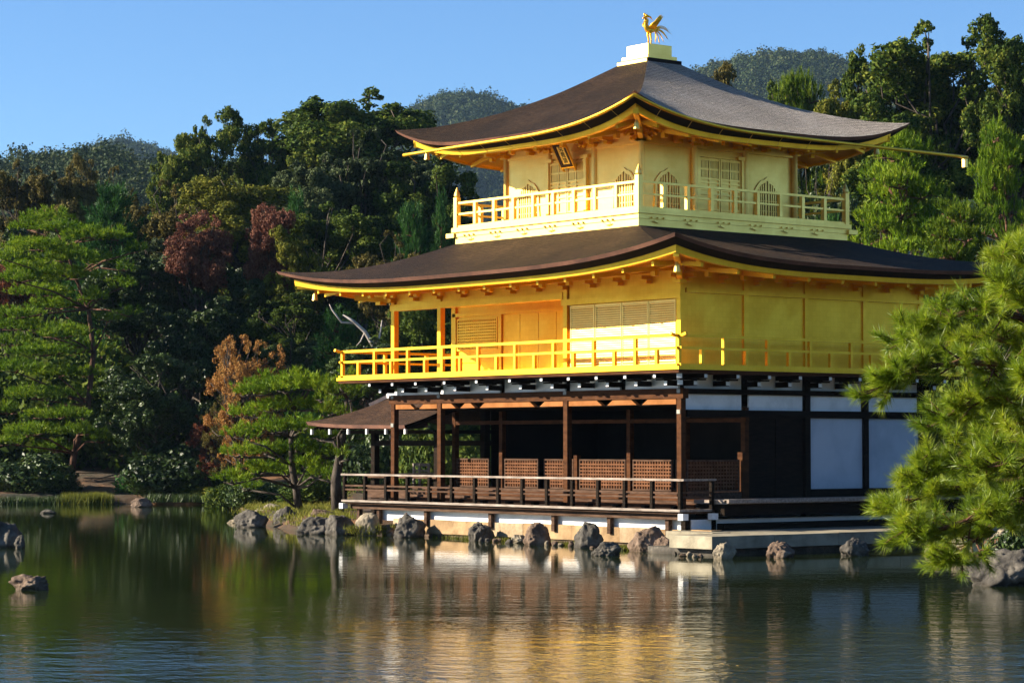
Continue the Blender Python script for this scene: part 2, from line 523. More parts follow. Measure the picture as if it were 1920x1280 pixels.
# pond water
m, t, b = newmat('pond_water')
b.inputs['Base Color'].default_value = (0.012, 0.019, 0.003, 1)
b.inputs['Roughness'].default_value = 0.03
b.inputs['IOR'].default_value = 1.33
b.inputs['Specular IOR Level'].default_value = 0.5
wind = noise_node(t, 0.055, 3, 0.5, (1, 1, 1))
w1 = noise_node(t, 2.8, 3, 0.55)
w2 = noise_node(t, 7.5, 3, 0.6)
w3 = noise_node(t, 0.5, 2, 0.5)
sA = N(t, 'Math', operation='MULTIPLY_ADD'); sA.inputs[1].default_value = 0.5
t.links.new(w2.outputs[0], sA.inputs[0]); t.links.new(w1.outputs[0], sA.inputs[2])
dts = N(t, 'VectorMath', operation='DOT_PRODUCT'); dts.inputs[1].default_value = (RTX * 0.42, RTY * 0.42, 0)
dtd = N(t, 'VectorMath', operation='DOT_PRODUCT'); dtd.inputs[1].default_value = (FWX * 1.25, FWY * 1.25, 0)
tcw = N(t, 'TexCoord'); cbw = N(t, 'CombineXYZ'); w4 = N(t, 'TexNoise')
w4.inputs['Scale'].default_value = 1.0; w4.inputs['Detail'].default_value = 3; w4.inputs['Roughness'].default_value = 0.6
t.links.new(tcw.outputs['Object'], dts.inputs[0]); t.links.new(tcw.outputs['Object'], dtd.inputs[0])
t.links.new(dts.outputs['Value'], cbw.inputs[0]); t.links.new(dtd.outputs['Value'], cbw.inputs[1])
t.links.new(cbw.outputs[0], w4.inputs['Vector'])
sC = N(t, 'Math', operation='MULTIPLY_ADD'); sC.inputs[1].default_value = 1.6
t.links.new(w4.outputs[0], sC.inputs[0]); t.links.new(sA.outputs[0], sC.inputs[2])
sB = N(t, 'Math', operation='MULTIPLY_ADD'); sB.inputs[1].default_value = 1.1
t.links.new(w3.outputs[0], sB.inputs[0]); t.links.new(sC.outputs[0], sB.inputs[2])
# the breeze reaches the open water near the viewer's bank more than the sheltered far side
tc = N(t, 'TexCoord')
dot = N(t, 'VectorMath', operation='DOT_PRODUCT')
dot.inputs[1].default_value = (FWX, FWY, 0)
t.links.new(tc.outputs['Object'], dot.inputs[0])
mr = N(t, 'MapRange')
base_d = CX * FWX + CY * FWY
mr.inputs[1].default_value = base_d + 25
mr.inputs[2].default_value = base_d + 44
mr.inputs[3].default_value = 1.0
mr.inputs[4].default_value = 0.08
t.links.new(dot.outputs['Value'], mr.inputs[0])
wr = N(t, 'MapRange')
wr.inputs[1].default_value = 0.38; wr.inputs[2].default_value = 0.66
wr.inputs[3].default_value = 0.45; wr.inputs[4].default_value = 1.6
t.links.new(wind.outputs[0], wr.inputs[0])
nr = N(t, 'MapRange')
nr.inputs[1].default_value = base_d + 24; nr.inputs[2].default_value = base_d + 36
nr.inputs[3].default_value = 2.5; nr.inputs[4].default_value = 1.0
t.links.new(dot.outputs['Value'], nr.inputs[0])
nm = N(t, 'Math', operation='MULTIPLY')
t.links.new(mr.outputs[0], nm.inputs[0]); t.links.new(nr.outputs[0], nm.inputs[1])
am = N(t, 'Math', operation='MULTIPLY')
t.links.new(nm.outputs[0], am.inputs[0]); t.links.new(wr.outputs[0], am.inputs[1])
hm = N(t, 'Math', operation='MULTIPLY')
t.links.new(sB.outputs[0], hm.inputs[0]); t.links.new(am.outputs[0], hm.inputs[1])
bp = N(t, 'Bump'); bp.inputs['Strength'].default_value = 1.0; bp.inputs['Distance'].default_value = 0.018
t.links.new(hm.outputs[0], bp.inputs['Height']); t.links.new(bp.outputs[0], b.inputs['Normal'])
mb = MB()
a, c = (-120, -150), (110, 90)
rows = [[(a[0] + (c[0] - a[0]) * i / 20, a[1] + (c[1] - a[1]) * j / 20, 0) for i in range(21)] for j in range(21)]
mb.grid(rows)
o = mb.build('pond', m)
tag(o, 'dark green pond water rippled in the foreground', 'pond', kind='structure')

# ------------------------------------------------------------------ the golden pavilion
K = 2.127
L, W = 5.5 * K, 4 * K
P = thing('golden_pavilion', (-5.85, 4.25, 0.4), 'three storey pavilion with gold leaf upper floors and dark bark roofs by the pond', 'pavilion')
OFF = tuple(P.location)


def mk():
    return MB(OFF)


def rect(x0, x1, y0, y1):
    """corners: near(+x,-y) first, going along the front to the left, then round"""
    return [(x1, y0), (x0, y0), (x0, y1), (x1, y1)]


def ring_pt(rc, k, s):
    a, b = rc[k], rc[(k + 1) % 4]
    return a[0] + (b[0] - a[0]) * s, a[1] + (b[1] - a[1]) * s


def grow(rc, d):
    (x1, y0), (x0, _), (_, y1), _ = rc
    return rect(x0 - d, x1 + d, y0 - d, y1 + d)


SS_ = [0.5 - 0.5 * math.cos(math.pi * i / 28) for i in range(29)]


def strip(mbx, rcs, zs, lifts, power=3.5, sides=(0, 1, 2, 3)):
    """a band round four sides through successive rectangles at heights zs, corners lifted by lifts"""
    for k in sides:
        rows = []
        for rc, z, lf in zip(rcs, zs, lifts):
            rows.append([(*ring_pt(rc, k, s), z + lf * abs(2 * s - 1) ** power) for s in SS_])
        mbx.grid(rows)
    return mbx


def roof(outer, inner, zfun, lift, nt, power=3.5, material='bark', ldec=2.6, east='bark_sunlit'):
    """bark roof from the eave outline up to the inner outline; returns its object"""
    rcs, zs, lf = [], [], []
    for i in range(nt + 1):
        u = i / nt
        rcs.append([(o[0] + (q[0] - o[0]) * u, o[1] + (q[1] - o[1]) * u) for o, q in zip(outer, inner)])
        zs.append(zfun(u)); lf.append(lift * (1 - u) ** ldec)
    ob = None
    for k in (0, 1, 2, 3):
        mbx = strip(mk(), rcs, zs, lf, power, (k,))
        if ob is None: ob = mbx.build('roof', M[material], P, smooth=True)
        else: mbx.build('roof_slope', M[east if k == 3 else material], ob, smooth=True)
    # cut edge of the bark layers, then the dark underside running in to the gold eave
    z0 = zfun(0)
    e = strip(mk(), [outer, grow(outer, -0.05)], [z0, z0 - 0.09], [lift, lift], power)
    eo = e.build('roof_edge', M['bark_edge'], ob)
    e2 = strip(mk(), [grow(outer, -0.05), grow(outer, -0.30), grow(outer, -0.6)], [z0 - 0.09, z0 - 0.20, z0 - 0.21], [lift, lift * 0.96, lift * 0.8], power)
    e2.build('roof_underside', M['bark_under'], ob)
    return ob


G = M['gold']; GP = M['gold_pale']
base1 = rect(-L, 0, 0, W)
# ---- ground storey -------------------------------------------------
b = mk().box(-L - 0.3, 0.7, -0.33, W + 0.6, 0.40, 0.70)
b.build('plinth_wall', M['plaster'], P)
# verandah deck in front, raised floor behind it, raised deck along the right side
b = mk()
b.box(-L - 1.36, 0.72, -0.72, 0.55, 0.84, 0.94)
b.build('verandah_deck', M['grey_wood'], P)
b = mk().box(-L - 1.44, 0.80, -0.80, -0.66, 0.895, 0.950).box(0.66, 0.80, -0.66, 0.25, 0.895, 0.950).box(-L - 1.44, -L - 1.30, -0.66, 2.2, 0.895, 0.950)
b.build('deck_edge', M['pale_wood'], P)
b = mk().box(-L - 1.30, 0.70, -0.58, -0.50, 0.70, 0.862)
b.build('deck_beam', M['deck_brown'], P)
b = mk().box(-L + 0.0, -0.05, 0.55, 1.15, 0.95, 1.10).box(-L, -0.05, 1.15, 2 * K, 1.12, 1.28)
b.build('raised_floor', M['grey_wood'], P)
b = mk().box(-L - 0.02, -0.05, 0.47, 0.55, 0.94, 1.04).box(-L - 0.02, -0.05, 1.07, 1.15, 1.10, 1.235)
b.build('floor_step', M['brown_wood'], P)
b = mk().box(0.06, 1.2, 0.35, W + 1.2, 1.07, 1.165).box(1.12, 1.28, 0.35, W + 1.2, 1.09, 1.185)
b.build('side_deck', M['pale_wood'], P)
b = mk().box(0.05, 1.05, 0.42, W + 1.1, 0.78, 1.06).box(0.05, 0.95, 0.5, W + 1.0, 0.45, 0.6)
b.build('side_deck_beam', M['dark_wood'], P)
for x in (-12.75, -L - 0.1, -9.62, -6.82, -4.25, -2.1, 0.02):
    mk().box(x - 0.06, x + 0.06, -0.50, -0.38, 0.30, 0.86).build('deck_support', M['deck_brown'], P)
for y in (-0.45, 0.4):
    mk().box(0.55, 0.70, y - 0.08, y + 0.08, 0.35, 0.86).build('deck_support', M['dark_wood'], P)
for x, y in ((0.80, 0.27), (0.80, -0.70), (-L - 1.46, -0.72)):
    mk().box(x - 0.07, x + 0.10, y - 0.09, y + 0.09, 0.70, 0.85).build('beam_end', M['paint'], P)
# front railing of the deck
rl = mk()
yr = -0.72
for z, w, h in ((1.65, 0.085, 0.05),):
    rl.bar((-L - 1.52, yr, z), (0.90 if z > 1.5 else 0.74, yr, z), w, h)
    rl.bar((0.74, yr - 0.05 if z > 1.5 else yr, z - 0.003), (0.74, 0.42 if z > 1.5 else 0.30, z - 0.003), w, h)
    rl.bar((-L - 1.38, yr, z - 0.003), (-L - 1.38, 2.4, z - 0.003), w, h)
ro = rl.build('railing', M['pale_wood'], P)
rl = mk()
for z in (1.345, 1.235):
    rl.bar((-L - 1.40, yr, z), (0.74, yr, z), 0.05, 0.045)
    rl.bar((0.74, yr, z - 0.003), (0.74, 0.30, z - 0.003), 0.05, 0.045)
    rl.bar((-L - 1.38, yr, z - 0.003), (-L - 1.38, 2.4, z - 0.003), 0.05, 0.045)
rl.build('lower_rail', M['grey_wood'], ro)
xs = np.linspace(-L - 1.38, 0.74, 15)
for i, x in enumerate(xs):
    mk().box(x - 0.045, x + 0.045, yr - 0.045, yr + 0.045, 0.955, 1.612).build('railing_post', M['dark_wood'], ro)
for x, y in ((0.74, 0.30), (-L - 1.38, 0.8), (-L - 1.38, 2.3)):
    mk().box(x - 0.045, x + 0.045, y - 0.045, y + 0.045, 0.955, 1.612).build('railing_post', M['dark_wood'], ro)
for x in np.arange(-10.6, 0.2, 1.06):
    mk().box(x - 0.06, x + 0.06, -0.30, -0.12, 0.945, 1.02).build('deck_block', M['dark_wood'], P)
# columns
for x in (0, -2 * K, -4.5 * K, -5.5 * K):
    mk().box(x - 0.078, x + 0.078, -0.078, 0.078, 0.45, 3.85).build('column', M['brown_wood'], P)
for x in (-5.5 * K, -4.5 * K, -2 * K, -3 * K, -K, 0):
    mk().box(x - 0.07, x + 0.07, K - 0.07, K + 0.07, 1.0, 3.4 if x != -3 * K else 2.2).build('inner_column', M['brown_wood'], P)
for k in (2, 3, 4):
    mk().box(-0.115, 0.085, k * K - 0.09, k * K + 0.09, 0.45, 4.2).build('side_column', M['dark_wood'], P)
for k in (1.5, 2.5, 4):
    mk().box(-L - 0.1, -L + 0.1, k * K - 0.1, k * K + 0.1, 0.45, 4.2).build('side_column', M['dark_wood'], P)
for x, z in ((0, 3.28), (0, 3.78), (-2 * K, 3.80), (-4.5 * K, 3.80), (-5.5 * K, 3.80), (-5.5 * K, 3.02)):
    mk().box(x - 0.06, x + 0.06, -0.098, -0.092, z - 0.05, z + 0.05).build('iron_fitting', M['fitting'], P)
# lintels along the front
mk().box(-L - 0.16, 0.16, -0.09, 0.09, 3.60, 3.84).build('lintel', M['brown_wood'], P)
b = mk()
edges = [-L + 0.12, -4.5 * K - 0.12, -4.5 * K + 0.12, -2 * K - 0.12, -2 * K + 0.12, -0.12]
cuts = [-10.6, -8.75, -7.9, -5.4, -2.75, -1.45]
for a0, a1 in ((edges[0], edges[1]), (edges[2], edges[3]), (edges[4], edges[5])):
    xs_ = [a0] + [c for c in cuts if a0 < c < a1] + [a1]
    for p0, p1 in zip(xs_[:-1], xs_[1:]):
        q0 = p0 + (0.32 if p0 != a0 else 0); q1 = p1 - (0.32 if p1 != a1 else 0)
        b.prism([(p0 + (0.1 if p0 != a0 else 0), -0.06, 3.46), (p1 - (0.1 if p1 != a1 else 0), -0.06, 3.46), (q1, -0.06, 3.598), (q0, -0.06, 3.598)], (0, 0.12, 0))
b.build('lower_lintel', M['orange_wood'], P)
mk().box(-L, 0.1, K - 0.06, K + 0.06, 3.04, 3.14).build('inner_lintel', M['brown_wood'], P)
b = mk().box(-L, -0.12, 0.12, 2.9 * K, 3.44, 3.50)
b.build('verandah_ceiling', M['dark_wood'], P)
# closed rooms behind the verandah
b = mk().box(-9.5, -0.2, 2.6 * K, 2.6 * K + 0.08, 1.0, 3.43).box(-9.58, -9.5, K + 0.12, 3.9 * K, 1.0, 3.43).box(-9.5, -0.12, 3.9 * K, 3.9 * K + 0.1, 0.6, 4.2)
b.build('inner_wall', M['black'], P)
# lattice half-shutters
def lattice_panel(name, x0, x1, y0, y1, z0, z1, nv_, nh, bw, parent, m_frame, m_bar, backing=None, th=0.05):
    """panel in a plane of constant y (x0<x1, y0==y1) or constant x"""
    alongx = x1 > x0
    a0, a1 = (x0, x1) if alongx else (y0, y1)
    c = y0 if alongx else x0
    def B(mbx, s0, s1, t0, t1, d0, d1):
        if alongx: mbx.box(s0, s1, c + d0, c + d1, t0, t1)
        else: mbx.box(c - d1, c - d0, s0, s1, t0, t1)
    fr = mk(); fw = 0.045
    B(fr, a0, a1, z1 - fw, z1, -th / 2, th / 2); B(fr, a0, a1, z0, z0 + fw, -th / 2, th / 2)
    B(fr, a0, a0 + fw, z0 + fw, z1 - fw, -th / 2, th / 2); B(fr, a1 - fw, a1, z0 + fw, z1 - fw, -th / 2, th / 2)
    fo = fr.build(name, m_frame, parent)
    ba = mk()
    for i in range(1, nv_):
        s = a0 + fw + (a1 - a0 - 2 * fw) * i / nv_
        B(ba, s - bw / 2, s + bw / 2, z0 + fw, z1 - fw, -th * 0.30, th * 0.30)
    for i in range(1, nh):
        s = z0 + fw + (z1 - z0 - 2 * fw) * i / nh
        B(ba, a0 + fw, a1 - fw, s - bw / 2, s + bw / 2, -th * 0.46, -th * 0.31)
    ba.build('lattice', m_bar, fo)
    if backing:
        bk = mk(); B(bk, a0 + fw, a1 - fw, z0 + fw, z1 - fw, th * 0.55, th * 0.75)
        bk.build('backing', backing, fo)
    return fo

for a0, a1 in ((-11.62, -10.16), (-9.46, -8.0), (-7.75, -6.52), (-6.28, -4.42), (-4.14, -2.62), (-2.5, -0.2)):
    n = int((a1 - a0) / 0.105)
    lattice_panel('lattice_screen', a0, a1, K, K, 1.30, 2.10, n, 8, 0.042, P, M['grey_wood'], M['lattice'], M['brown_wood'])
lattice_panel('lattice_screen', 0.02, 0.02, 0.14, 1.90, 1.34, 2.12, 17, 8, 0.042, P, M['grey_wood'], M['lattice'], M['brown_wood'])
mk().box(-0.07, 0.07, 0.12, 1.95, 1.17, 1.335).build('sill_board', M['grey_wood'], P)
mk().box(-0.08, 0.09, 1.95, 2.10, 1.17, 2.3).build('shutter_post', M['brown_wood'], P)
# right side: dark doors in the second bay, white panels beyond, white frieze above
mk().box(-0.05, 0.0, K + 0.03, 2 * K - 0.12, 1.17, 3.16).build('wooden_door', M['dark_wood'], P)
do = mk().box(0.0, 0.025, 1.5 * K - 0.02, 1.5 * K + 0.03, 1.2, 3.12).box(0.0, 0.02, K + 0.06, 2 * K - 0.16, 2.1, 2.16)
do.build('door_rail', M['dark_wood'], P)
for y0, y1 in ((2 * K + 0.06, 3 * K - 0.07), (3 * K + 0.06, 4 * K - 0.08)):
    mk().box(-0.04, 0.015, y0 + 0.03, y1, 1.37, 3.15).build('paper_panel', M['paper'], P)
for k in range(4):
    mk().box(-0.04, 0.012, k * K + 0.13, (k + 1) * K - 0.13, 3.33, 3.71).build('frieze_panel', M['plaster'], P)
    mk().box(-0.04, 0.010, k * K + 0.13, (k + 1) * K - 0.13, 3.84, 4.20).build('frieze_panel', M['plaster'], P)
b = mk().box(-0.10, 0.10, 0.12, W - 0.12, 3.16, 3.33).box(-0.10, 0.10, 0.12, W - 0.12, 3.71, 3.84).box(-0.09, 0.07, 2 * K + 0.12, W - 0.12, 1.17, 1.365)
b.build('side_beam', M['dark_wood'], P)
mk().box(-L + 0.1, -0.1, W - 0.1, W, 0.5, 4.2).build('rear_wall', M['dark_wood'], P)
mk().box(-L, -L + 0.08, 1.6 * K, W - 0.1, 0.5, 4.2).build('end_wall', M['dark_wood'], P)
# plaster band above the front lintel with short struts, dark brackets with white ends
xs_ = [0, -K, -2 * K, -3.25 * K, -4.5 * K, -5.5 * K]
for x1_, x0_ in zip(xs_[:-1], xs_[1:]):
    mk().box(x0_ + 0.1, x1_ - 0.1, 0.0, 0.05, 3.845, 4.19).build('frieze_panel', M['plaster'], P)
def bracket_dark(px_, py_, dx, dy):
    """two stepped arms under the balcony, ends painted white"""
    o = mk()
    tx_, ty_ = -dy, dx
    def bx(mbx, s0, s1, w, z0, z1):
        cs = [(px_ + dx * s + tx_ * q, py_ + dy * s + ty_ * q) for s in (s0, s1) for q in (-w, w)]
        xs2 = [c[0] for c in cs]; ys2 = [c[1] for c in cs]
        mbx.box(min(xs2), max(xs2), min(ys2), max(ys2), z0, z1)
    bx(o, 0.05, 0.50, 0.06, 3.90, 4.03)
    bx(o, 0.05, 0.86, 0.055, 4.07, 4.18)
    bx(o, 0.42, 0.56, 0.30, 4.03, 4.068)
    ob = o.build('bracket', M['dark_wood'], P)
    e = mk()
    bx(e, 0.50, 0.515, 0.05, 3.915, 4.01); e.build('bracket_end', M['paint'], ob)
    e = mk(); bx(e, 0.86, 0.875, 0.045, 4.085, 4.165)
    e.build('bracket_end', M['paint'], ob)
for x in (0.0, -0.5 * K * 1.0, -K, -1.5 * K, -2 * K, -2.6 * K, -3.25 * K, -3.9 * K, -4.5 * K, -5 * K, -5.5 * K):
    bracket_dark(x, 0.0, 0, -1)
for y in (0.0, 0.5 * K, K, 1.5 * K, 2 * K, 2.5 * K, 3 * K, 3.5 * K, 4 * K):
    bracket_dark(0.0, y, 1, 0)
o = mk().bar((0.05, -0.05, 4.12), (0.75, -0.75, 4.12), 0.14, 0.12).bar((0.05, -0.05, 3.97), (0.45, -0.45, 3.97), 0.14, 0.12)
ob = o.build('bracket', M['dark_wood'], P)
for q, z in ((0.75, 4.12), (0.45, 3.97)): mk().bar((q, -q, z), (q + 0.03, -q - 0.03, z), 0.13, 0.11).build('bracket_end', M['paint'], ob)

# ---- second storey -------------------------------------------------
E2 = 0.95
EL2 = 1.38
mk().box(-L - EL2, E2, -E2, W + E2, 4.185, 4.26).build('balcony_beam', M['brown_wood'], P)
b = mk().box(-L - EL2 - 0.04, E2 + 0.04, -E2 - 0.04, W + E2 + 0.04, 4.262, 4.34)
b.build('balcony_floor', G, P)
def railing(parent, x0, x1, y0, y1, zf, zt, zm, npx, npy, m_, half=True, pw=0.042, ext=0.14, th=0.06):
    mbx = mk()
    def rail(z, h, e, thk):
        mbx.bar((x0 - e, y0, z), (x1 + e, y0, z), thk, h); mbx.bar((x0 - e, y1, z), (x1 + e, y1, z), thk, h)
        mbx.bar((x1, y0 - e, z - 0.004), (x1, y1 + e, z - 0.004), thk, h); mbx.bar((x0, y0 - e, z - 0.004), (x0, y1 + e, z - 0.004), thk, h)
    rail(zt, th, ext, th + 0.012); rail(zm, th * 0.85, ext * 0.8, th * 0.85); rail(zf + 0.035, 0.06, ext * 0.8, th + 0.02)
    for cx_, cy_, sx, sy in ((x1, y0, 1, -1), (x0, y0, -1, -1), (x1, y1, 1, 1), (x0, y1, -1, 1)):
        if ext > 0:   # upturned rail ends
            mbx.bar((cx_ + sx * ext, cy_, zt), (cx_ + sx * (ext + 0.13), cy_, zt + 0.045), th, th * 0.9)
            mbx.bar((cx_, cy_ + sy * ext, zt - 0.004), (cx_, cy_ + sy * (ext + 0.13), zt + 0.041), th, th * 0.9)
    ob = mbx.build('railing', m_, parent)
    def post(x, y, top):
        mk().box(x - pw, x + pw, y - pw, y + pw, zf + 0.065, top).build('railing_post', m_, ob)
    for i in range(npx + 1):
        x = x0 + (x1 - x0) * i / npx
        for y in (y0, y1):
            post(x, y, zt - th / 2)
            if half and i < npx and y == y0: post(x + (x1 - x0) / npx / 2, y, zm - th * 0.42)
    for j in range(1, npy):
        y = y0 + (y1 - y0) * j / npy
        for x in (x1, x0): post(x, y, zt - th / 2)
    if half:
        for j in range(npy):
            post(x1, y0 + (y1 - y0) * (j + 0.5) / npy, zm - th * 0.42)
    return ob
railing(P, -L - EL2 + 0.1, E2 - 0.08, -E2 + 0.08, W + E2 - 0.08, 4.34, 5.07, 4.78, 9, 7, G, True, 0.042, 0.14, 0.07)
# columns and flush wall
for x in (0, -2 * K, -4.5 * K, -5.5 * K):
    mk().box(x - 0.072, x + 0.072, -0.085, 0.072, 4.34, 6.70).build('gilt_column', G, P)
for k in (1, 2, 3, 4):
    mk().box(-0.085, 0.075, k * K - 0.085, k * K + 0.085, 4.34, 6.70).build('gilt_column', G, P)
for y in (K, 2.5 * K, 4 * K):
    mk().box(-L - 0.09, -L + 0.09, y - 0.09, y + 0.09, 4.34, 6.60).build('gilt_column', G, P)
mk().box(-0.06, 0.03, 0.10, W - 0.08, 4.34, 6.16).build('side_wall', G, P)
mk().box(-0.06, 0.035, 0.10, W - 0.08, 6.275, 6.95).build('side_frieze', G, P)
mk().box(-0.07, 0.10, 0.10, W + 0.10, 6.162, 6.272).build('nageshi_beam', G, P)
mk().box(-2 * K - 0.12, 0.10, -0.12, -0.03, 6.02, 6.175).build('nageshi_beam', G, P)
mk().box(-2 * K + 0.1, -0.1, -0.03, 0.06, 6.178, 6.95).build('front_frieze', G, P)
mk().box(-L - 0.12, -2 * K - 0.1, -0.09, 0.09, 6.18, 6.36).build('open_bay_beam', G, P)
mk().box(-L + 0.1, -2 * K - 0.1, -0.03, 0.05, 6.36, 6.95).build('front_frieze', G, P)
# four louvred shutters
sx = [-2 * K + 0.14, -3.15, -2.12, -1.14, -0.14]
mk().box(-2 * K + 0.1, -0.1, 0.02, 0.06, 4.34, 6.02).build('shutter_backing', G, P)
for a0, a1 in zip(sx[:-1], sx[1:]):
    fr = mk()
    fr.box(a0 + 0.01, a0 + 0.045, -0.04, 0.015, 4.42, 6.0).box(a1 - 0.045, a1 - 0.01, -0.04, 0.015, 4.42, 6.0)
    fr.box(a0 + 0.045, a1 - 0.045, -0.04, 0.015, 5.95, 6.0).box(a0 + 0.045, a1 - 0.045, -0.04, 0.015, 4.42, 4.48)
    fo = fr.build('shutter', GP, P)
    ba = mk()
    for i in range(26):
        z = 4.51 + i * 0.056
        ba.prism([(a0 + 0.045, -0.034, z), (a0 + 0.045, 0.012, z + 0.02), (a0 + 0.045, 0.012, z + 0.050), (a0 + 0.045, -0.030, z + 0.036)], (a1 - a0 - 0.09, 0, 0))
    ba.build('louvre', GP, fo)
# recessed wall of the open bays
y = K
mk().box(-L, -2 * K, y - 0.02, y + 0.1, 4.34, 6.08).build('recess_wall', G, P)
mk().box(-L - 0.05, -2 * K, y - 0.09, y + 0.1, 6.082, 6.18).build('nageshi_beam', G, P)
mk().box(-L, -2 * K, y - 0.02, y + 0.1, 6.18, 6.66).build('recess_frieze', G, P)
mk().box(-L - 0.1, 0.0, 0.10, W, 6.66, 6.72).build('recess_ceiling', G, P)
mk().box(-2 * K - 0.05, -2 * K + 0.05, 0.1, K - 0.02, 4.34, 6.66).build('recess_side_wall', G, P)
lattice_panel('lattice_window', -11.55, -9.72, y - 0.05, y - 0.05, 5.12, 6.02, 19, 10, 0.042, P, G, G, G)
for x in (-L + 0.05, -9.58, -2 * K - 0.6):
    mk().box(x - 0.07, x + 0.07, y - 0.10, y - 0.02, 4.34, 6.08).build('recess_post', G, P)
for a0, a1 in ((-9.48, -8.75), (-8.73, -7.95), (-7.93, -7.2), (-7.18, -6.4), (-6.38, -5.6), (-5.58, -4.95)):
    mk().box(a0, a1, y - 0.05, y - 0.022, 4.40, 6.05).build('sliding_door', G, P)
mk().box(-11.5, -9.68, y - 0.06, y - 0.022, 4.78, 4.86).build('wainscot_rail', G, P)
# end and rear walls of the second storey
mk().box(-L, -L + 0.08, K + 0.1, W, 4.34, 6.66).box(-L, 0, W - 0.08, W, 4.34, 6.66).build('rear_wall', G, P)

# second roof
O2 = 2.38
out2 = rect(-L - O2, O2, -O2, W + O2)
TX, TY, TW, E3 = -3.085, 1.496, 5.517, 1.024
in2 = rect(TX - TW - E3 + 0.05, TX + E3 - 0.05, TY - E3 + 0.05, TY + TW + E3 - 0.05)
def z2(u):
    return 6.83 + 1.13 * (0.62 * u + 0.38 * u ** 1.9)
roof(out2, in2, z2, 0.50, 22, 3.4, east='bark')
LF = 0.50
def eave(outer, z0, lift, wall_rect, zwall, d_f, zf0, zf1, power, nm, m_):
    """gold fascia board and soffit up to the wall"""
    fa = strip(mk(), [grow(outer, -d_f), grow(outer, -d_f - 0.02), grow(outer, -d_f - 0.14), grow(outer, -d_f - 0.15)],
               [z0 + zf0, z0 + zf1, z0 + zf1 - 0.005, z0 + zf0 + 0.05], [lift * 0.9, lift * 0.82, lift * 0.78, lift * 0.78], power)
    fa.build(nm, m_, P)
    so = strip(mk(), [grow(outer, -d_f - 0.10), wall_rect], [z0 + zf1 + 0.045, zwall], [lift * 0.74, 0.0], power)
    so.build('eave_soffit', m_, P)
eave(out2, 6.83, LF, grow(base1, 0.02), 6.93, 0.36, -0.19, -0.32, 3.4, 'eave_fascia', G)

def eave_arms(rc_wall, outer, z0, lift, zarm_in, zarm_out, n_per, dist, power, blk, mm):
    """cantilever arms from wall to fascia with small blocks, on the four sides"""
    for k in range(4):
        a, c = rc_wall[k], rc_wall[(k + 1) % 4]
        ln = math.hypot(c[0] - a[0], c[1] - a[1])
        dx, dy = (c[0] - a[0]) / ln, (c[1] - a[1]) / ln
        nx, ny = (dy, -dx)
        mxx, myy = (a[0] + c[0]) / 2, (a[1] + c[1]) / 2
        cxx = sum(p[0] for p in rc_wall) / 4; cyy = sum(p[1] for p in rc_wall) / 4
        if (mxx - cxx) * nx + (myy - cyy) * ny < 0: nx, ny = -nx, -ny
        if k >= 2: continue_n = 4
        n = n_per[k]
        for i in range(n + 1):
            s = -dist * 0.55 + (ln + dist * 1.1) * i / n
            if i in (0, n): pass
            px_, py_ = a[0] + dx * s, a[1] + dy * s
            so_ = (s + 0) / ln
            so_ = min(max((s + dist) / (ln + 2 * dist), 0), 1)
            lf = lift * abs(2 * so_ - 1) ** power
            in0 = 0.0
            if s < 0 or s > ln: in0 = max(-s, s - ln)
            p0 = (px_ + nx * (0.03 + in0), py_ + ny * (0.03 + in0), zarm_in + lf * 0.15)
            p1 = (px_ + nx * dist, py_ + ny * dist, zarm_out + lf * 0.70)
            mbx = mk().bar(p0, p1, 0.085, 0.11)
            q = Vector(p1) - Vector((nx, ny, 0)) * 0.10
            mbx.box(q.x - blk, q.x + blk, q.y - blk, q.y + blk, q.z + 0.05, q.z + 0.05 + blk * 1.2)
            q = Vector(p0).lerp(Vector(p1), 0.42)
            if 0 <= s <= ln:
                mbx.box(q.x - blk * 1.3, q.x + blk * 1.3, q.y - blk * 1.3, q.y + blk * 1.3, q.z - 0.17, q.z - 0.05)
                w0 = Vector((px_, py_, 0))
                for d_, z_, hw in ((0.10, -0.30, 0.07), (0.26, -0.20, 0.06)):
                    e_ = w0 + Vector((nx, ny, 0)) * d_
                    mbx.box(min(px_, e_.x) - hw, max(px_, e_.x) + hw, min(py_, e_.y) - hw, max(py_, e_.y) + hw, zarm_in + z_, zarm_in + z_ + 0.09)
            mbx.build('eave_bracket', mm, P)
eave_arms(grow(base1, 0.05), out2, 6.83, LF, 6.72, 6.47, (13, 9, 9, 9), 1.82, 3.4, 0.05, G)
pl = mk()
for d, z in ((0.80, 6.60),):
    rc = grow(base1, d)
    for k in range(4):
        pts = [(*ring_pt(rc, k, s), z + 0.22 * abs(2 * s - 1) ** 3.4) for s in np.linspace(0, 1, 17)]
        for p0, p1 in zip(pts[:-1], pts[1:]): pl.bar(p0, p1, 0.10, 0.12)
pl.build('eave_purlin', G, P)
for cx_, cy_, sx_, sy_ in ((0, 0, 1, -1), (-L, 0, -1, -1), (0, W, 1, 1), (-L, W, -1, 1)):
    b = mk().bar((cx_, cy_, 6.70), (cx_ + sx_ * 1.95, cy_ + sy_ * 1.95, 6.90), 0.14, 0.16)
    b.bar((cx_ + sx_ * 0.1, cy_ + sy_ * 0.1, 6.48), (cx_ + sx_ * 0.8, cy_ + sy_ * 0.8, 6.56), 0.13, 0.14)
    b.box(cx_ + sx_ * 0.28 - 0.11, cx_ + sx_ * 0.28 + 0.11, cy_ + sy_ * 0.28 - 0.11, cy_ + sy_ * 0.28 + 0.11, 6.36, 6.45)
    b.build('corner_bracket', G, P)
    b = mk().tube([(cx_ + sx_ * 1.6, cy_ + sy_ * 1.6, 6.74), (cx_ + sx_ * 1.6, cy_ + sy_ * 1.6, 6.66), (cx_ + sx_ * 1.6, cy_ + sy_ * 1.6, 6.50)], [0.02, 0.06, 0.085], 10)
    b.build('wind_bell', GP, P)

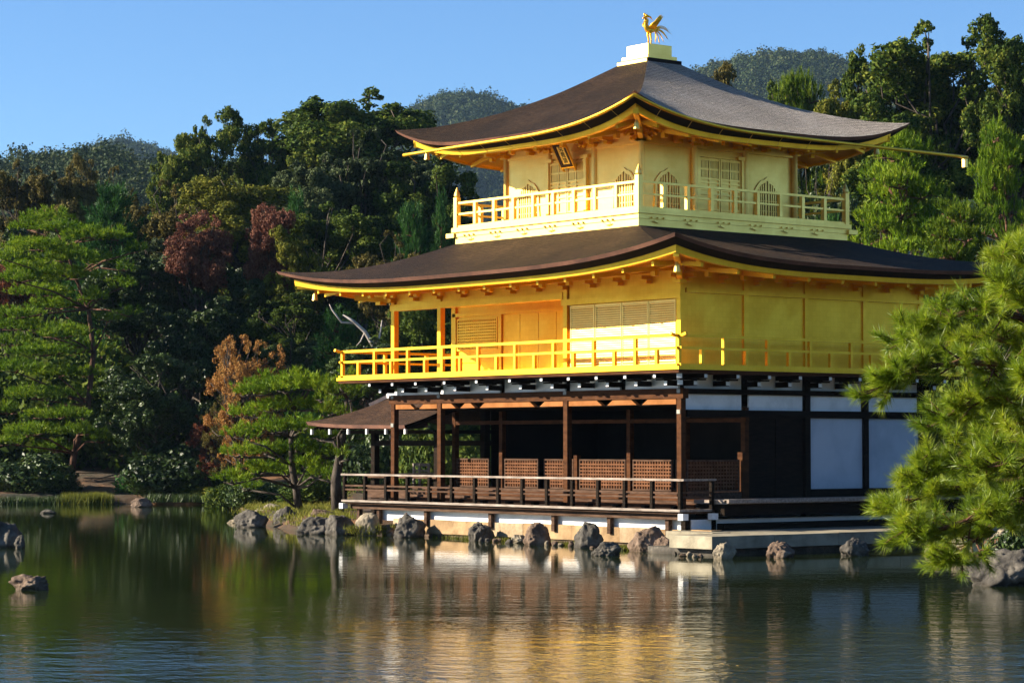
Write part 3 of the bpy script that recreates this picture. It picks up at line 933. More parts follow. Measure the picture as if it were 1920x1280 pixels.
# ---- third storey --------------------------------------------------
X0, X1, Y0, Y1 = TX - TW, TX, TY, TY + TW
b = mk().box(X0 - E3 + 0.03, X1 + E3 - 0.03, Y0 - E3 + 0.03, Y1 + E3 - 0.03, 7.55, 8.13)
b.build('gilt_skirt', GP, P)
b = mk().box(X0 - E3 + 0.005, X1 + E3 - 0.005, Y0 - E3 + 0.005, Y1 + E3 - 0.005, 8.133, 8.26)
b.build('gilt_skirt_band', GP, P)
mk().box(X0 - E3 - 0.05, X1 + E3 + 0.05, Y0 - E3 - 0.05, Y1 + E3 + 0.05, 8.262, 8.38).build('upper_balcony_floor', GP, P)
for i in range(6):
    for side in range(2):
        b = mk()
        s = -0.15 + (TW + 0.3) * (i + 0.35) / 5.7
        if side == 0:
            x, y, dx_, dy_ = X0 - 0.6 + s * 1.12, Y0 - E3 - 0.02, 1, 0
        else:
            x, y, dx_, dy_ = X1 + E3 + 0.02, Y0 - 0.6 + s * 1.12, 0, 1
        for q in (-0.20, 0.0, 0.20):
            b.box(x + dx_ * q - 0.03, x + dx_ * q + 0.03, y + dy_ * q - 0.03, y + dy_ * q + 0.03, 8.15, 8.185)
        b.bar((x - dx_ * 0.15, y - dy_ * 0.15, 8.09), (x, y, 8.045), 0.025, 0.03).bar((x, y, 8.045), (x + dx_ * 0.15, y + dy_ * 0.15, 8.07), 0.025, 0.03)
        b.build('skirt_carving', GP, P)
for x, y, sx_, sy_ in ((X0 - E3, Y0 - E3, -1, 0), (X1 + E3, Y1 + E3, 0, 1)):
    mk().box(x - (0.28 if sx_ else 0.06), x + 0.06, y - 0.06, y + (0.28 if sy_ else 0.06), 8.12, 8.24).build('skirt_beam_end', GP, P)
rr = railing(P, X0 - E3 + 0.06, X1 + E3 - 0.06, Y0 - E3 + 0.06, Y1 + E3 - 0.06, 8.38, 9.06, 8.76, 9, 9, GP, False, 0.05, 0.0, 0.06)
for x in (X0 - E3 + 0.06, X1 + E3 - 0.06):
    for y in (Y0 - E3 + 0.06, Y1 + E3 - 0.06):
        b = mk().box(x - 0.07, x + 0.07, y - 0.07, y + 0.07, 8.38, 9.22)
        b.tube([(x, y, 9.22), (x, y, 9.26), (x, y, 9.33), (x, y, 9.40), (x, y, 9.50)], [0.05, 0.085, 0.075, 0.045, 0.006], 12)
        b.build('newel_post', GP, rr)
# walls
mk().box(X0 + 0.06, X1 - 0.06, Y0 + 0.0, Y1, 8.38, 10.75).build('upper_wall', GP, P)
T = TW / 3
for i in range(4):
    for x, y in ((X0 + T * i, Y0), (X1, Y0 + T * i), (X0, Y0 + T * i), (X0 + T * i, Y1)):
        if (i in (0, 3)) and (x, y) not in ((X0, Y0), (X1, Y0), (X0, Y1), (X1, Y1)): continue
        if i in (0, 3) and not ((x == X1 and y == Y0 + T * i and i in (0, 3)) or (x == X0 and y == Y0 + T * i)): continue
        b = mk()
        b.tube([(x, y, 8.38), (x, y, 10.42)], 0.085, 12)
        b.build('round_column', GP, P)
mk().box(X0 - 0.04, X1 + 0.04, Y0 - 0.035, Y0 - 0.002, 10.19, 10.30).box(X1 - 0.058, X1 + 0.035, Y0, Y1, 10.188, 10.298).build('upper_beam', GP, P)
mk().box(X0 - 0.03, X1 + 0.03, Y0 - 0.03, Y0 - 0.003, 8.382, 8.47).box(X1 - 0.058, X1 + 0.03, Y0, Y1, 8.382, 8.468).build('upper_sill', GP, P)


def frame_pt(side, s, d, z):
    """side 0: front wall (s along +x, d outwards); side 1: right wall"""
    return (X0 + s, Y0 - d, z) if side == 0 else (X1 - 0.06 + d, Y0 + s, z)


M['gold_brown'] = mat('window_paper', (0.34, 0.22, 0.07), (0.46, 0.31, 0.11), 3, 0.8)  # gold-brown pane colour behind window and door bars
def cusped(hw, h, k=22):
    """half outline of a flame-headed window from sill to apex, as (x, z)"""
    pts = [(hw * 1.12, 0), (hw * 1.03, h * 0.25), (hw, h * 0.58)]
    for i in range(1, 9):
        a = i / 8 * math.pi / 2
        wob = 1 + 0.045 * math.sin(a * 6)
        pts.append((hw * math.cos(a) ** 0.85 * wob if i < 8 else 0.0, h * 0.58 + h * 0.36 * math.sin(a) ** 1.05))
    pts[-1] = (0.0, h)
    return pts
def window(side, sc_, z0, hw, h):
    half = cusped(hw, h); half2 = cusped(hw + 0.075, h + 0.10)
    out = [(sc_ - x, z) for x, z in half] + [(sc_ + x, z) for x, z in half[::-1][1:]]
    out2_ = [(sc_ - x, z) for x, z in half2] + [(sc_ + x, z) for x, z in half2[::-1][1:]]
    fr = mk(); n = len(out)
    for i in range(n - 1):
        a, c, e, g_ = out2_[i], out2_[i + 1], out[i + 1], out[i]
        for d0, d1 in ((0.055, 0.055),):
            fr.quad(*(frame_pt(side, q[0], 0.035, z0 + q[1]) for q in (a, c, e, g_)))
        fr.quad(frame_pt(side, a[0], 0.035, z0 + a[1]), frame_pt(side, c[0], 0.035, z0 + c[1]), frame_pt(side, c[0], 0.0, z0 + c[1]), frame_pt(side, a[0], 0.0, z0 + a[1]))
        fr.quad(frame_pt(side, g_[0], 0.035, z0 + g_[1]), frame_pt(side, e[0], 0.035, z0 + e[1]), frame_pt(side, e[0], 0.002, z0 + e[1]), frame_pt(side, g_[0], 0.002, z0 + g_[1]))
    fo = fr.build('cusped_window', GP, P)
    mk().quad(*(frame_pt(side, q[0], 0.004, z0 + q[1]) for q in out)).build('pane', M['gold_brown'], fo)
    ba = mk()
    xs2 = [hw * q for q in (-0.8, -0.6, -0.4, -0.14, 0.14, 0.4, 0.6, 0.8)]
    def top(x):
        for (xa, za), (xb, zb) in zip(half[2:-1], half[3:]):
            if xb <= abs(x) <= xa: return za + (zb - za) * (xa - abs(x)) / (xa - xb + 1e-9)
        return h * 0.58
    for x in xs2:
        w = 0.034 if abs(x) > 0.1 else 0.05
        p, q = frame_pt(side, sc_ + x, 0.025, z0 + 0.02), frame_pt(side, sc_ + x, 0.025, z0 + top(x))
        ba.bar(p, q, w if side == 0 else 0.03, 0.03 if side == 0 else w, (0, 1, 0))
    for z in (0.22, 0.48, 0.72):
        hwz = hw * (1.0 if z < 0.6 else 0.80)
        ba.bar(frame_pt(side, sc_ - hwz, 0.02, z0 + h * z), frame_pt(side, sc_ + hwz, 0.02, z0 + h * z), 0.022, 0.022)
    ba.build('window_lattice', GP, fo)
for side in (0, 1):
    for sc_ in ((0.96, TW - 0.66) if side == 0 else (0.95, TW - 1.0)):
        window(side, sc_, 8.47, 0.38, 1.04)
    # panelled double doors with barred tops
    d0, d1 = (1.90, 3.34) if side == 0 else (2.02, 3.52)
    def bxs(mbx, s0, s1, z0, z1, da, db):
        a, c = frame_pt(side, s0, da, z0), frame_pt(side, s1, db, z1)
        mbx.box(min(a[0], c[0]), max(a[0], c[0]), min(a[1], c[1]), max(a[1], c[1]), z0, z1)
    fr = mk()
    bxs(fr, d0 - 0.1, d0, 8.47, 9.98, 0.001, 0.10); bxs(fr, d1, d1 + 0.1, 8.47, 9.98, 0.001, 0.10); bxs(fr, d0 - 0.18, d0 + 0.14, 9.98, 10.07, 0.001, 0.12); bxs(fr, d1 - 0.14, d1 + 0.18, 9.98, 10.07, 0.001, 0.12); bxs(fr, d0 + 0.14, d1 - 0.14, 9.98, 10.02, 0.001, 0.06)
    fo = fr.build('door_frame', GP, P)
    nL = 2
    for j in range(nL):
        a0 = d0 + (d1 - d0) * j / nL + 0.012; a1 = d0 + (d1 - d0) * (j + 1) / nL - 0.012
        le = mk(); bxs(le, a0, a1, 8.48, 9.96, 0.001, 0.028)
        lo_ = le.build('door', GP, fo)
        st = mk(); am = (a0 + a1) / 2
        for s in (a0, am - 0.022, a1 - 0.045): bxs(st, s, s + 0.045, 8.48, 9.96, 0.029, 0.058)
        for z in (8.48, 8.60, 9.00, 9.12, 9.30, 9.40, 9.90):
            for q0, q1 in ((a0 + 0.045, am - 0.022), (am + 0.023, a1 - 0.045)):
                bxs(st, q0, q1, z, z + 0.045, 0.029, 0.055)
        st.build('door_stile', GP, fo)
        for q0, q1 in ((a0 + 0.05, am - 0.03), (am + 0.03, a1 - 0.05)):
            dk = mk(); bxs(dk, q0, q1, 9.46, 9.89, 0.0285, 0.034); dk.build('door_grille', M['gold_brown'], fo)
            gb = mk()
            for i in range(1, 6):
                s = q0 + (q1 - q0) * i / 6
                bxs(gb, s - 0.014, s + 0.014, 9.46, 9.89, 0.035, 0.05)
            bxs(gb, q0, q1, 9.65, 9.70, 0.0351, 0.048)
            gb.build('door_grille', GP, fo)

# third roof
O3 = 2.184
wall3 = rect(X0, X1, Y0, Y1)
out3 = grow(wall3, O3)
PCX, PCY = (X0 + X1) / 2, (Y0 + Y1) / 2
in3 = rect(PCX - 0.5, PCX + 0.5, PCY - 0.5, PCY + 0.5)
RO = TW / 2 + O3
prof = [(0.5, 12.84), (0.62, 12.76), (1.26, 12.34), (1.73, 12.04), (2.23, 11.76), (2.84, 11.43), (3.53, 11.10), (4.25, 10.76), (RO, 10.48)]
def z3(u):
    r = RO + (0.5 - RO) * u
    return float(np.interp(r, [p[0] for p in prof], [p[1] for p in prof]))
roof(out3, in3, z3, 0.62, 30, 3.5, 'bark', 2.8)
eave(out3, 10.48, 0.62, grow(wall3, 0.02), 10.80, 0.36, -0.18, -0.32, 3.5, 'eave_fascia', G)
eave_arms(grow(wall3, 0.05), out3, 10.48, 0.62, 10.55, 10.16, (7, 7, 7, 7), 1.64, 3.5, 0.05, G)
pl = mk()
rc = grow(wall3, 0.75)
for k in range(4):
    pts = [(*ring_pt(rc, k, s), 10.38 + 0.26 * abs(2 * s - 1) ** 3.4) for s in np.linspace(0, 1, 17)]
    for p0, p1 in zip(pts[:-1], pts[1:]): pl.bar(p0, p1, 0.10, 0.12)
pl.build('eave_purlin', G, P)
# flower-like bracket sets on the columns
def bracket_set(x, y, nx, ny):
    b = mk()
    b.box(x - 0.13, x + 0.13, y - 0.13, y + 0.13, 10.24, 10.34)
    tx_, ty_ = -ny, nx
    for d, z, w in ((0.10, 10.34, 0.30), (0.30, 10.44, 0.26), (0.46, 10.52, 0.22)):
        p = (x + nx * d, y + ny * d)
        b.bar((p[0] - tx_ * w, p[1] - ty_ * w, z + 0.05), (p[0] + tx_ * w, p[1] + ty_ * w, z + 0.05), 0.08, 0.07)
        for q in (-w, 0, w):
            b.box(p[0] + tx_ * q - 0.055, p[0] + tx_ * q + 0.055, p[1] + ty_ * q - 0.055, p[1] + ty_ * q + 0.055, z + 0.085, z + 0.14)
        b.bar((x, y, z), (x + nx * (d + 0.14), y + ny * (d + 0.14), z + 0.01), 0.08, 0.08)
        b.bar((x + nx * (d + 0.14), y + ny * (d + 0.14), z + 0.01), (x + nx * (d + 0.30), y + ny * (d + 0.30), z - 0.10), 0.06, 0.06)
    b.build('bracket_set', G, P)
for i in (0, 1, 2, 3):
    bracket_set(X0 + T * i, Y0, 0, -1)
    bracket_set(X1, Y0 + T * i, 1, 0)
for cx_, cy_, sx_, sy_ in ((X1, Y0, 1, -1), (X0, Y0, -1, -1), (X1, Y1, 1, 1), (X0, Y1, -1, 1)):
    b = mk().bar((cx_, cy_, 10.50), (cx_ + sx_ * 1.8, cy_ + sy_ * 1.8, 10.68), 0.13, 0.16)
    b.bar((cx_, cy_, 10.32), (cx_ + sx_ * 0.6, cy_ + sy_ * 0.6, 10.40), 0.12, 0.12)
    b.build('corner_bracket', G, P)
    q = 1.55
    b = mk().tube([(cx_ + sx_ * q, cy_ + sy_ * q, 10.50), (cx_ + sx_ * q, cy_ + sy_ * q, 10.42), (cx_ + sx_ * q, cy_ + sy_ * q, 10.27)], [0.02, 0.06, 0.085], 10)
    b.build('wind_bell', GP, P)
# rain gutters hung under the third eave: high at the near corner, running straight past the far ends
def zg(s):   # s = distance from near corner
    return 10.385 + 0.60 * max(0, 1 - s / 4.9) ** 2.6
gx, gy = X1 + O3 + 0.02, Y0 - O3 - 0.02
pts = [(gx - s, gy, zg(s) - 0.002 * s) for s in np.linspace(0, 2 * RO - 0.42, 24)]
go = mk().tube(pts, 0.044, 10).build('gutter', G, P, smooth=True)
h = mk()
for s in np.arange(0.9, 9.8, 1.05):
    z = zg(s) - 0.002 * s
    h.tube([(gx - s, gy, z), (gx - s + 0.05, gy + 0.30, z - 0.22)], 0.007, 5)
h.build('gutter_hanger', GP, go)
pts = [(gx, gy + s, zg(s) - 0.004 * s) for s in np.linspace(0, 2 * RO + 2.3, 28)]
go = mk().tube(pts, 0.044, 10).build('gutter', G, P, smooth=True)
h = mk()
for s in np.arange(0.9, 9.8, 1.05):
    z = zg(s) - 0.004 * s
    h.tube([(gx, gy + s, z), (gx - 0.30, gy + s + 0.05, z - 0.22)], 0.007, 5)
h.build('gutter_hanger', GP, go)
e = pts[-1]
mk().box(e[0] - 0.05, e[0] + 0.05, e[1] - 0.16, e[1] - 0.04, e[2] - 0.28, e[2] - 0.05).build('gutter_spout', GP, go)
# roof plinth
b = mk().box(PCX - 0.62, PCX + 0.62, PCY - 0.62, PCY + 0.62, 12.66, 12.86)
b.build('plinth_base', M['bark_under'], P)
b = mk().box(PCX - 0.60, PCX + 0.60, PCY - 0.635, PCY - 0.622, 12.72, 12.84)
b.build('plinth_lip', GP, P)
mk().box(PCX - 0.53, PCX + 0.53, PCY - 0.53, PCY + 0.53, 12.862, 12.97).build('plinth_tier', GP, P)
mk().box(PCX - 0.43, PCX + 0.43, PCY - 0.43, PCY + 0.43, 12.972, 13.28).build('plinth_tier', GP, P)

# ------------------------------------------------------------------ phoenix on the roof
PH = thing('phoenix_statue', (PCX, PCY, 13.28), 'gilded phoenix with raised wings and sweeping tail on top of the roof plinth', 'statue')
po = tuple(PH.location)
def W_(f, s, z):   # forward (towards the front = -y), sideways (+x), up
    return (PCX + s, PCY - f, 13.28 + z)
b = MB(po)
body = [(-0.28, 0.50, 0.012), (-0.18, 0.47, 0.050), (-0.04, 0.44, 0.082), (0.07, 0.45, 0.078), (0.13, 0.50, 0.052), (0.155, 0.57, 0.033), (0.135, 0.64, 0.026), (0.11, 0.70, 0.025), (0.12, 0.75, 0.034), (0.155, 0.775, 0.042), (0.195, 0.765, 0.028), (0.25, 0.735, 0.005)]
b.tube([W_(f, 0, z) for f, z, r in body], [r for f, z, r in body], 14)
for s in (-0.055, 0.055):
    b.tube([W_(-0.01, s, 0.43), W_(0.01, s, 0.32), W_(-0.02, s, 0.18), W_(0.0, s, 0.035)], [0.045, 0.032, 0.020, 0.022], 10)
    for a in (-0.6, 0, 0.6):
        b.tube([W_(0, s, 0.04), W_(0.09 * math.cos(a), s + 0.09 * math.sin(a), 0.02)], [0.02, 0.008], 6)
b.build('body', G, PH, smooth=True)
b = MB(po)
for k in range(4):
    b.tube([W_(0.12 - 0.01 * k, 0, 0.80), W_(0.09 - 0.04 * k, 0.012 * (k - 1.5), 0.87 - 0.02 * k), W_(0.06 - 0.05 * k, 0.02 * (k - 1.5), 0.87 - 0.05 * k)], [0.018, 0.022, 0.006], 7)
b.tube([W_(0.165, 0, 0.80), W_(0.18, 0, 0.87), W_(0.15, 0, 0.90)], [0.02, 0.028, 0.01], 7)
b.tube([W_(0.15, 0, 0.74), W_(0.17, 0, 0.68), W_(0.155, 0, 0.65)], [0.014, 0.018, 0.005], 7)
b.tube([W_(0.11, 0, 0.64), W_(0.06, 0, 0.62), W_(0.045, 0, 0.65)], [0.01, 0.014, 0.004], 7)
b.build('crest', G, PH, smooth=True)
for sg in (-1, 1):
    b = MB(po)
    sec = [(0.08, 0.40, 0.10), (0.02, 0.50, 0.17), (-0.06, 0.62, 0.22), (-0.12, 0.74, 0.25), (-0.18, 0.82, 0.265)]
    rows = []
    for th_ in (0.012, -0.012):
        rows.append([])
    n = 7
    for j in range(n):
        u = j / (n - 1)
        a0 = Vector(W_(0.07 - 0.20 * u, sg * 0.055, 0.50 - 0.02 * u))
        a1 = Vector(W_(0.05 - 0.16 * u, sg * (0.20 + 0.02 * u), 0.60 + 0.02 * u))
        a2 = Vector(W_(-0.02 - 0.22 * u, sg * (0.27 + 0.03 * u), 0.68 + 0.17 * math.sin(u * 2.2)))
        b.tube([a0, a1, a1.lerp(a2, 0.6), a2], [0.026, 0.030, 0.024, 0.006], 6)
    b.build('wing', G, PH, smooth=True)
b = MB(po)
for j in range(15):
    u = j / 14
    ang = R(38 - 118 * u); ln = 0.66 - 0.34 * u
    side = 0.07 * ((j % 3) - 1)
    pts_, q = [], np.array([0.20, 0.49])
    for k in range(7):
        pts_.append(W_(-q[0], side * k / 6, q[1]))
        q = q + np.array([math.cos(ang), math.sin(ang)]) * ln / 6
        ang -= R(15 - 9 * u) if k < 4 else R(-14)
    b.tube(pts_, [0.016, 0.015, 0.013, 0.012, 0.010, 0.007, 0.002], 6)
b.build('tail', G, PH, smooth=True)
b = MB(po).tube([W_(0, 0, 0.0), W_(0, 0, 0.03), W_(0, 0, 0.045)], [0.15, 0.15, 0.11], 20)
b.build('stand', GP, PH)

# ------------------------------------------------------------------ name plaque under the third eave
NP = thing('name_plaque', (PCX + 0.05, 1.18, 10.10), 'dark framed golden name plaque with black characters hanging under the top eave', 'plaque')
npo = tuple(NP.location)
tilt = R(30)
def PL(s, t, d):   # across, along (down negative), outwards
    return (npo[0] + s, npo[1] - t * math.sin(tilt) - d * math.cos(tilt), npo[2] + t * math.cos(tilt) - d * math.sin(tilt))
def pbox(mbx, s0, s1, t0, t1, d0, d1):
    mbx.prism([PL(s0, t0, d0), PL(s1, t0, d0), PL(s1, t1, d0), PL(s0, t1, d0)], Vector(PL(0, 0, d1)) - Vector(PL(0, 0, d0)))
b = MB(npo); pbox(b, -0.15, 0.15, -0.26, 0.26, 0.0, 0.03); b.build('board', GP, NP)
b = MB(npo)
pbox(b, -0.25, -0.15, -0.33, 0.33, -0.005, 0.05); pbox(b, 0.15, 0.25, -0.33, 0.33, -0.005, 0.05); pbox(b, -0.15, 0.15, 0.26, 0.33, -0.005, 0.05); pbox(b, -0.15, 0.15, -0.33, -0.26, -0.005, 0.05)
b.build('frame', M['plaque_dark'], NP)
b = MB(npo)
pbox(b, -0.27, -0.25, -0.36, 0.36, 0.0, 0.06); pbox(b, 0.25, 0.27, -0.36, 0.36, 0.0, 0.06); pbox(b, -0.25, 0.25, 0.33, 0.36, 0.0, 0.06); pbox(b, -0.25, 0.25, -0.36, -0.33, 0.0, 0.06)
for s in (-0.24, 0.24):
    b.tube([PL(s, -0.36, 0.03), PL(s, -0.44, 0.03), PL(s * 0.8, -0.46, 0.03)], [0.03, 0.035, 0.02], 8)
b.build('frame_border', G, NP)
for i, ch in enumerate('究竟頂'):
    cu = bpy.data.curves.new('character', 'FONT')
    cu.body = ch; cu.size = 0.17; cu.extrude = 0.004; cu.align_x = 'CENTER'; cu.align_y = 'CENTER'; cu.resolution_u = 2
    tmp = bpy.data.objects.new('character', cu)
    COL.objects.link(tmp)
    dg = bpy.context.evaluated_depsgraph_get()
    mesh = bpy.data.meshes.new_from_object(tmp.evaluated_get(dg))
    bpy.data.objects.remove(tmp); bpy.data.curves.remove(cu)
    mesh.materials.clear(); mesh.materials.append(M['ink'])
    for v in mesh.vertices:
        p = PL(v.co.x, v.co.y + 0.17 - 0.17 * i, 0.034 + v.co.z)
        v.co = (p[0] - npo[0], p[1] - npo[1], p[2] - npo[2])
    link('character', mesh, NP)

# ------------------------------------------------------------------ fishing pavilion at the west end
FX0, FX1, FY0, FY1 = -15.0, -11.95, 1.7, 4.0
FP = thing('fishing_pavilion', ((FX0 + FX1) / 2, (FY0 + FY1) / 2, 0.4), 'small open fishing pavilion with brown bark roof left of the golden pavilion', 'pavilion')
fo_ = tuple(FP.location)
b = MB(fo_)
# gabled roof, ridge along x, hipped slope at its far left end
fe_y0, fe_y1, fym = 0.62, 5.1, 2.85
xe0, xe1, xr0 = -17.0, -12.1, -15.75
rows = []
nn = 14
def fz(u): return 3.06 + 0.84 * (0.55 * u + 0.45 * u * u)
for i in range(nn + 1):
    u = i / nn
    xl = xe0 + (xr0 - xe0) * u ** 0.8
    y = fe_y0 + (fym - fe_y0) * u
    rows.append([(xl + (xe1 - xl) * s, y, fz(u) + 0.10 * (1 - u) * (1 - s) ** 4 - 0.03 * (1 - u) * s) for s in np.linspace(0, 1, 12)])
b.grid(rows)
rows = []
for i in range(nn + 1):
    u = i / nn
    xl = xe0 + (xr0 - xe0) * u ** 0.8
    y = fe_y1 + (fym - fe_y1) * u
    rows.append([(xl + (xe1 - xl) * s, y, fz(u) + 0.10 * (1 - u) * (1 - s) ** 4) for s in np.linspace(0, 1, 12)])
b.grid(rows[::-1])
rows = []
for i in range(nn + 1):
    u = i / nn
    xl = xe0 + (xr0 - xe0) * u ** 0.8
    ya, yb = fe_y0 + (fym - fe_y0) * u, fe_y1 + (fym - fe_y1) * u
    rows.append([(xl, ya + (yb - ya) * s, fz(u) + 0.10 * (1 - u) * abs(2 * s - 1) ** 4) for s in np.linspace(0, 1, 10)])
b.grid(rows)
fr = b.build('roof', M['bark_brown'], FP, smooth=True)
b = MB(fo_)
e = [(xe0 + (xe1 - xe0) * s, fe_y0, 3.06 + 0.10 * (1 - s) ** 4 - 0.03 * s) for s in np.linspace(0, 1, 14)]
b.grid([e, [(x + 0.02 * (1 if i == 0 else 0), y + 0.03, z - 0.10) for i, (x, y, z) in enumerate(e)], [(x + (0.25 if i == 0 else 0), y + 0.25, z - 0.13) for i, (x, y, z) in enumerate(e)]])
e = [(xe0, fe_y0 + (fe_y1 - fe_y0) * s, 3.06 + 0.10 * abs(2 * s - 1) ** 4) for s in np.linspace(0, 1, 10)]
b.grid([e, [(x + 0.03, y, z - 0.10) for x, y, z in e], [(x + 0.25, y, z - 0.13) for x, y, z in e]])
b.build('roof_edge', M['bark_edge'], fr)
b = MB(fo_).box(xr0 - 0.12, xe1 - 0.6, fym - 0.12, fym + 0.12, 3.86, 3.98).box(xr0 - 0.16, xe1 - 0.6, fym - 0.07, fym + 0.07, 3.985, 4.05)
b.bar((xr0 - 0.1, fym, 3.95), (xr0 - 0.45, fym - 0.5, 3.66), 0.12, 0.10)
b.build('ridge', M['tile'], fr)
b = MB(fo_)
for x in np.arange(xe0 + 0.25, xe1, 0.30):
    b.bar((x, fe_y0 + 0.10, 2.93), (x, fym, 3.55), 0.05, 0.06)
b.box(xe0 + 0.3, xe1, fym - 1.2, fym + 1.2, 2.80, 2.90)
b.build('rafter', M['dark_wood'], FP)
for x in np.arange(xe0 + 0.18, xe1 + 0.3, 0.93):
    MB(fo_).box(x - 0.035, x + 0.035, fe_y0 + 0.06, fe_y0 + 0.13, 2.78, 2.93).build('rafter_end', M['paint'], FP)
for x, y in ((FX0, FY0), (FX1, FY0), (FX0, FY1), (FX1, FY1)):
    MB(fo_).box(x - 0.09, x + 0.09, y - 0.09, y + 0.09, 0.30, 2.84).build('post', M['dark_wood'], FP)
MB(fo_).box(FX0 - 0.1, FX1 + 0.1, FY0 - 0.07, FY0 + 0.07, 2.45, 2.60).box(FX0 - 0.1, FX1 + 0.1, FY1 - 0.07, FY1 + 0.07, 2.45, 2.60).build('tie_beam', M['dark_wood'], FP)
MB(fo_).box(FX0 - 0.3, FX1 + 0.2, FY0 - 0.3, FY1 + 0.3, 0.78, 0.92).build('floor', M['grey_wood'], FP)
b = MB(fo_)
for z in (1.25, 1.55): b.bar((FX0 - 0.2, FY0 - 0.2, z), (FX1 + 0.2, FY0 - 0.2, z), 0.05, 0.06).bar((FX0 - 0.2, FY1 + 0.2, z), (FX1 + 0.2, FY1 + 0.2, z), 0.05, 0.06)
b.box(FX0 - 0.2, FX1, FY0 - 0.22, FY0 - 0.18, 0.95, 1.15).bar((FX0 - 0.2, FY0 - 0.2, 1.554), (FX0 - 0.2, FY1 + 0.2, 1.554), 0.05, 0.06)
b.build('railing', M['grey_wood'], FP)

# ------------------------------------------------------------------ stone embankment and landing
SE = thing('stone_embankment', (-5.5, -0.3, 0), 'low tan dressed stone wall along the water under the verandah', 'embankment')
so_ = tuple(SE.location)
rnd = random.Random(4)
x = -11.2
while x < 1.2:
    w = rnd.uniform(1.1, 2.0)
    x2 = min(x + w, 1.5)
    MB(so_).box(x + 0.006, x2 - 0.006, -0.42 - rnd.uniform(0, 0.02), -0.10, 0.10, 0.47 + rnd.uniform(-0.015, 0.012)).build('stone_block', M[rnd.choice(['stone_tan', 'stone_tan', 'stone_ochre', 'stone_light'])], SE)
    x = x2
MB(so_).box(-11.3, 1.5, -0.36, -0.10, -0.6, 0.098).build('footing', M['rock_brown'], SE)
LD = thing('stone_landing', (2.9, 1.5, 0), 'flat pale stone landing in the water at the right corner of the golden pavilion', 'landing')
lo = tuple(LD.location)
yy = -2.55
xs_l = 3.75
for i, y2 in enumerate((-0.6, 1.5, 3.6, 5.4, 7.2, 9.2)):
    MB(lo).box(2.35 if i == 0 else 1.3, xs_l, yy + 0.005, y2 - 0.005, 0.16, 0.445 - 0.004 * (i % 2)).build('slab', M['stone_pale'], LD)
    yy = y2
MB(lo).box(0.75, 2.34, -1.2, -0.62, 0.1, 0.46).box(0.72, 1.295, -0.6, 9.2, 0.10, 0.44).build('inner_paving', M['stone_pale'], LD)
MB(lo).box(1.4, xs_l - 0.18, -2.35, 9.0, -0.6, 0.158).build('footing', M['rock_dark'], LD)


# ------------------------------------------------------------------ rocks
import bmesh
def rock_mesh(seed, w, d, h, rough=0.32, block=0.92, sub=5, off=(0, 0, 0)):
    bm = bmesh.new()
    bmesh.ops.create_icosphere(bm, subdivisions=sub, radius=1.0)
    rr = random.Random(seed); o = Vector((rr.uniform(-50, 50), rr.uniform(-50, 50), rr.uniform(-50, 50)))
    planes = []
    for i in range(11):
        n = Vector((rr.gauss(0, 1), rr.gauss(0, 1), rr.gauss(0.15, 0.8))).normalized()
        planes.append((n, rr.uniform(0.58, 0.95)))
    for v in bm.verts:
        p = v.co.normalized()
        r = 1.0
        for n, k in planes:      # flat broken faces
            c = p.dot(n)
            if c > 0.05: r = min(r, (k / c) * block + (1 - block) * 1.0)
        r *= 1 + rough * 0.55 * mnoise.noise(p * 1.6 + o) + rough * 0.34 * mnoise.noise(p * 4.1 + o) + rough * 0.38 * (abs(mnoise.noise(Vector((p.x * 5, p.y * 5, p.z * 2.5)) + o)) - 0.25) + rough * 0.22 * (abs(mnoise.noise(p * 11 + o)) - 0.2) + rough * 0.10 * mnoise.noise(p * 24 + o)
        v.co = p * r
    xs = [v.co.x for v in bm.verts]; ys = [v.co.y for v in bm.verts]; zs = [v.co.z for v in bm.verts]
    for v in bm.verts:
        v.co.x = (v.co.x - (max(xs) + min(xs)) / 2) / (max(xs) - min(xs)) * w
        v.co.y = (v.co.y - (max(ys) + min(ys)) / 2) / (max(ys) - min(ys)) * d
        v.co.z = (v.co.z - min(zs)) / (max(zs) - min(zs)) * (h * 1.55) - h * 0.55
    me = bpy.data.meshes.new('rock'); bm.to_mesh(me); bm.free()
    me.polygons.foreach_set('use_smooth', np.ones(len(me.polygons), bool))
    return me

def rock(u, vb, wpx, hpx, m_, label, seed, dep=0.8, z0=0.0, D=None, name='rock', rough=0.32, dz=0):
    if D is None: D = (CZ - z0) * FPX / (vb - HOR)
    wk, hk = (1.16, 0.90) if 600 < u < 1260 and name == 'rock' else (1, 1)
    w = wpx * D / FPX * wk; h = hpx * D / FPX * hk
    x, y = at(u, D + w * dep / 2 * 0.8)
    me = rock_mesh(seed, w, w * dep, h, rough, sub=3 if name == 'rubble_stone' else 5)
    me.materials.append(M[m_])
    o = link(name, me)
    o.location = (x, y, z0 + dz)
    o.rotation_euler.z = YAW
    return tag(o, label, 'rock')

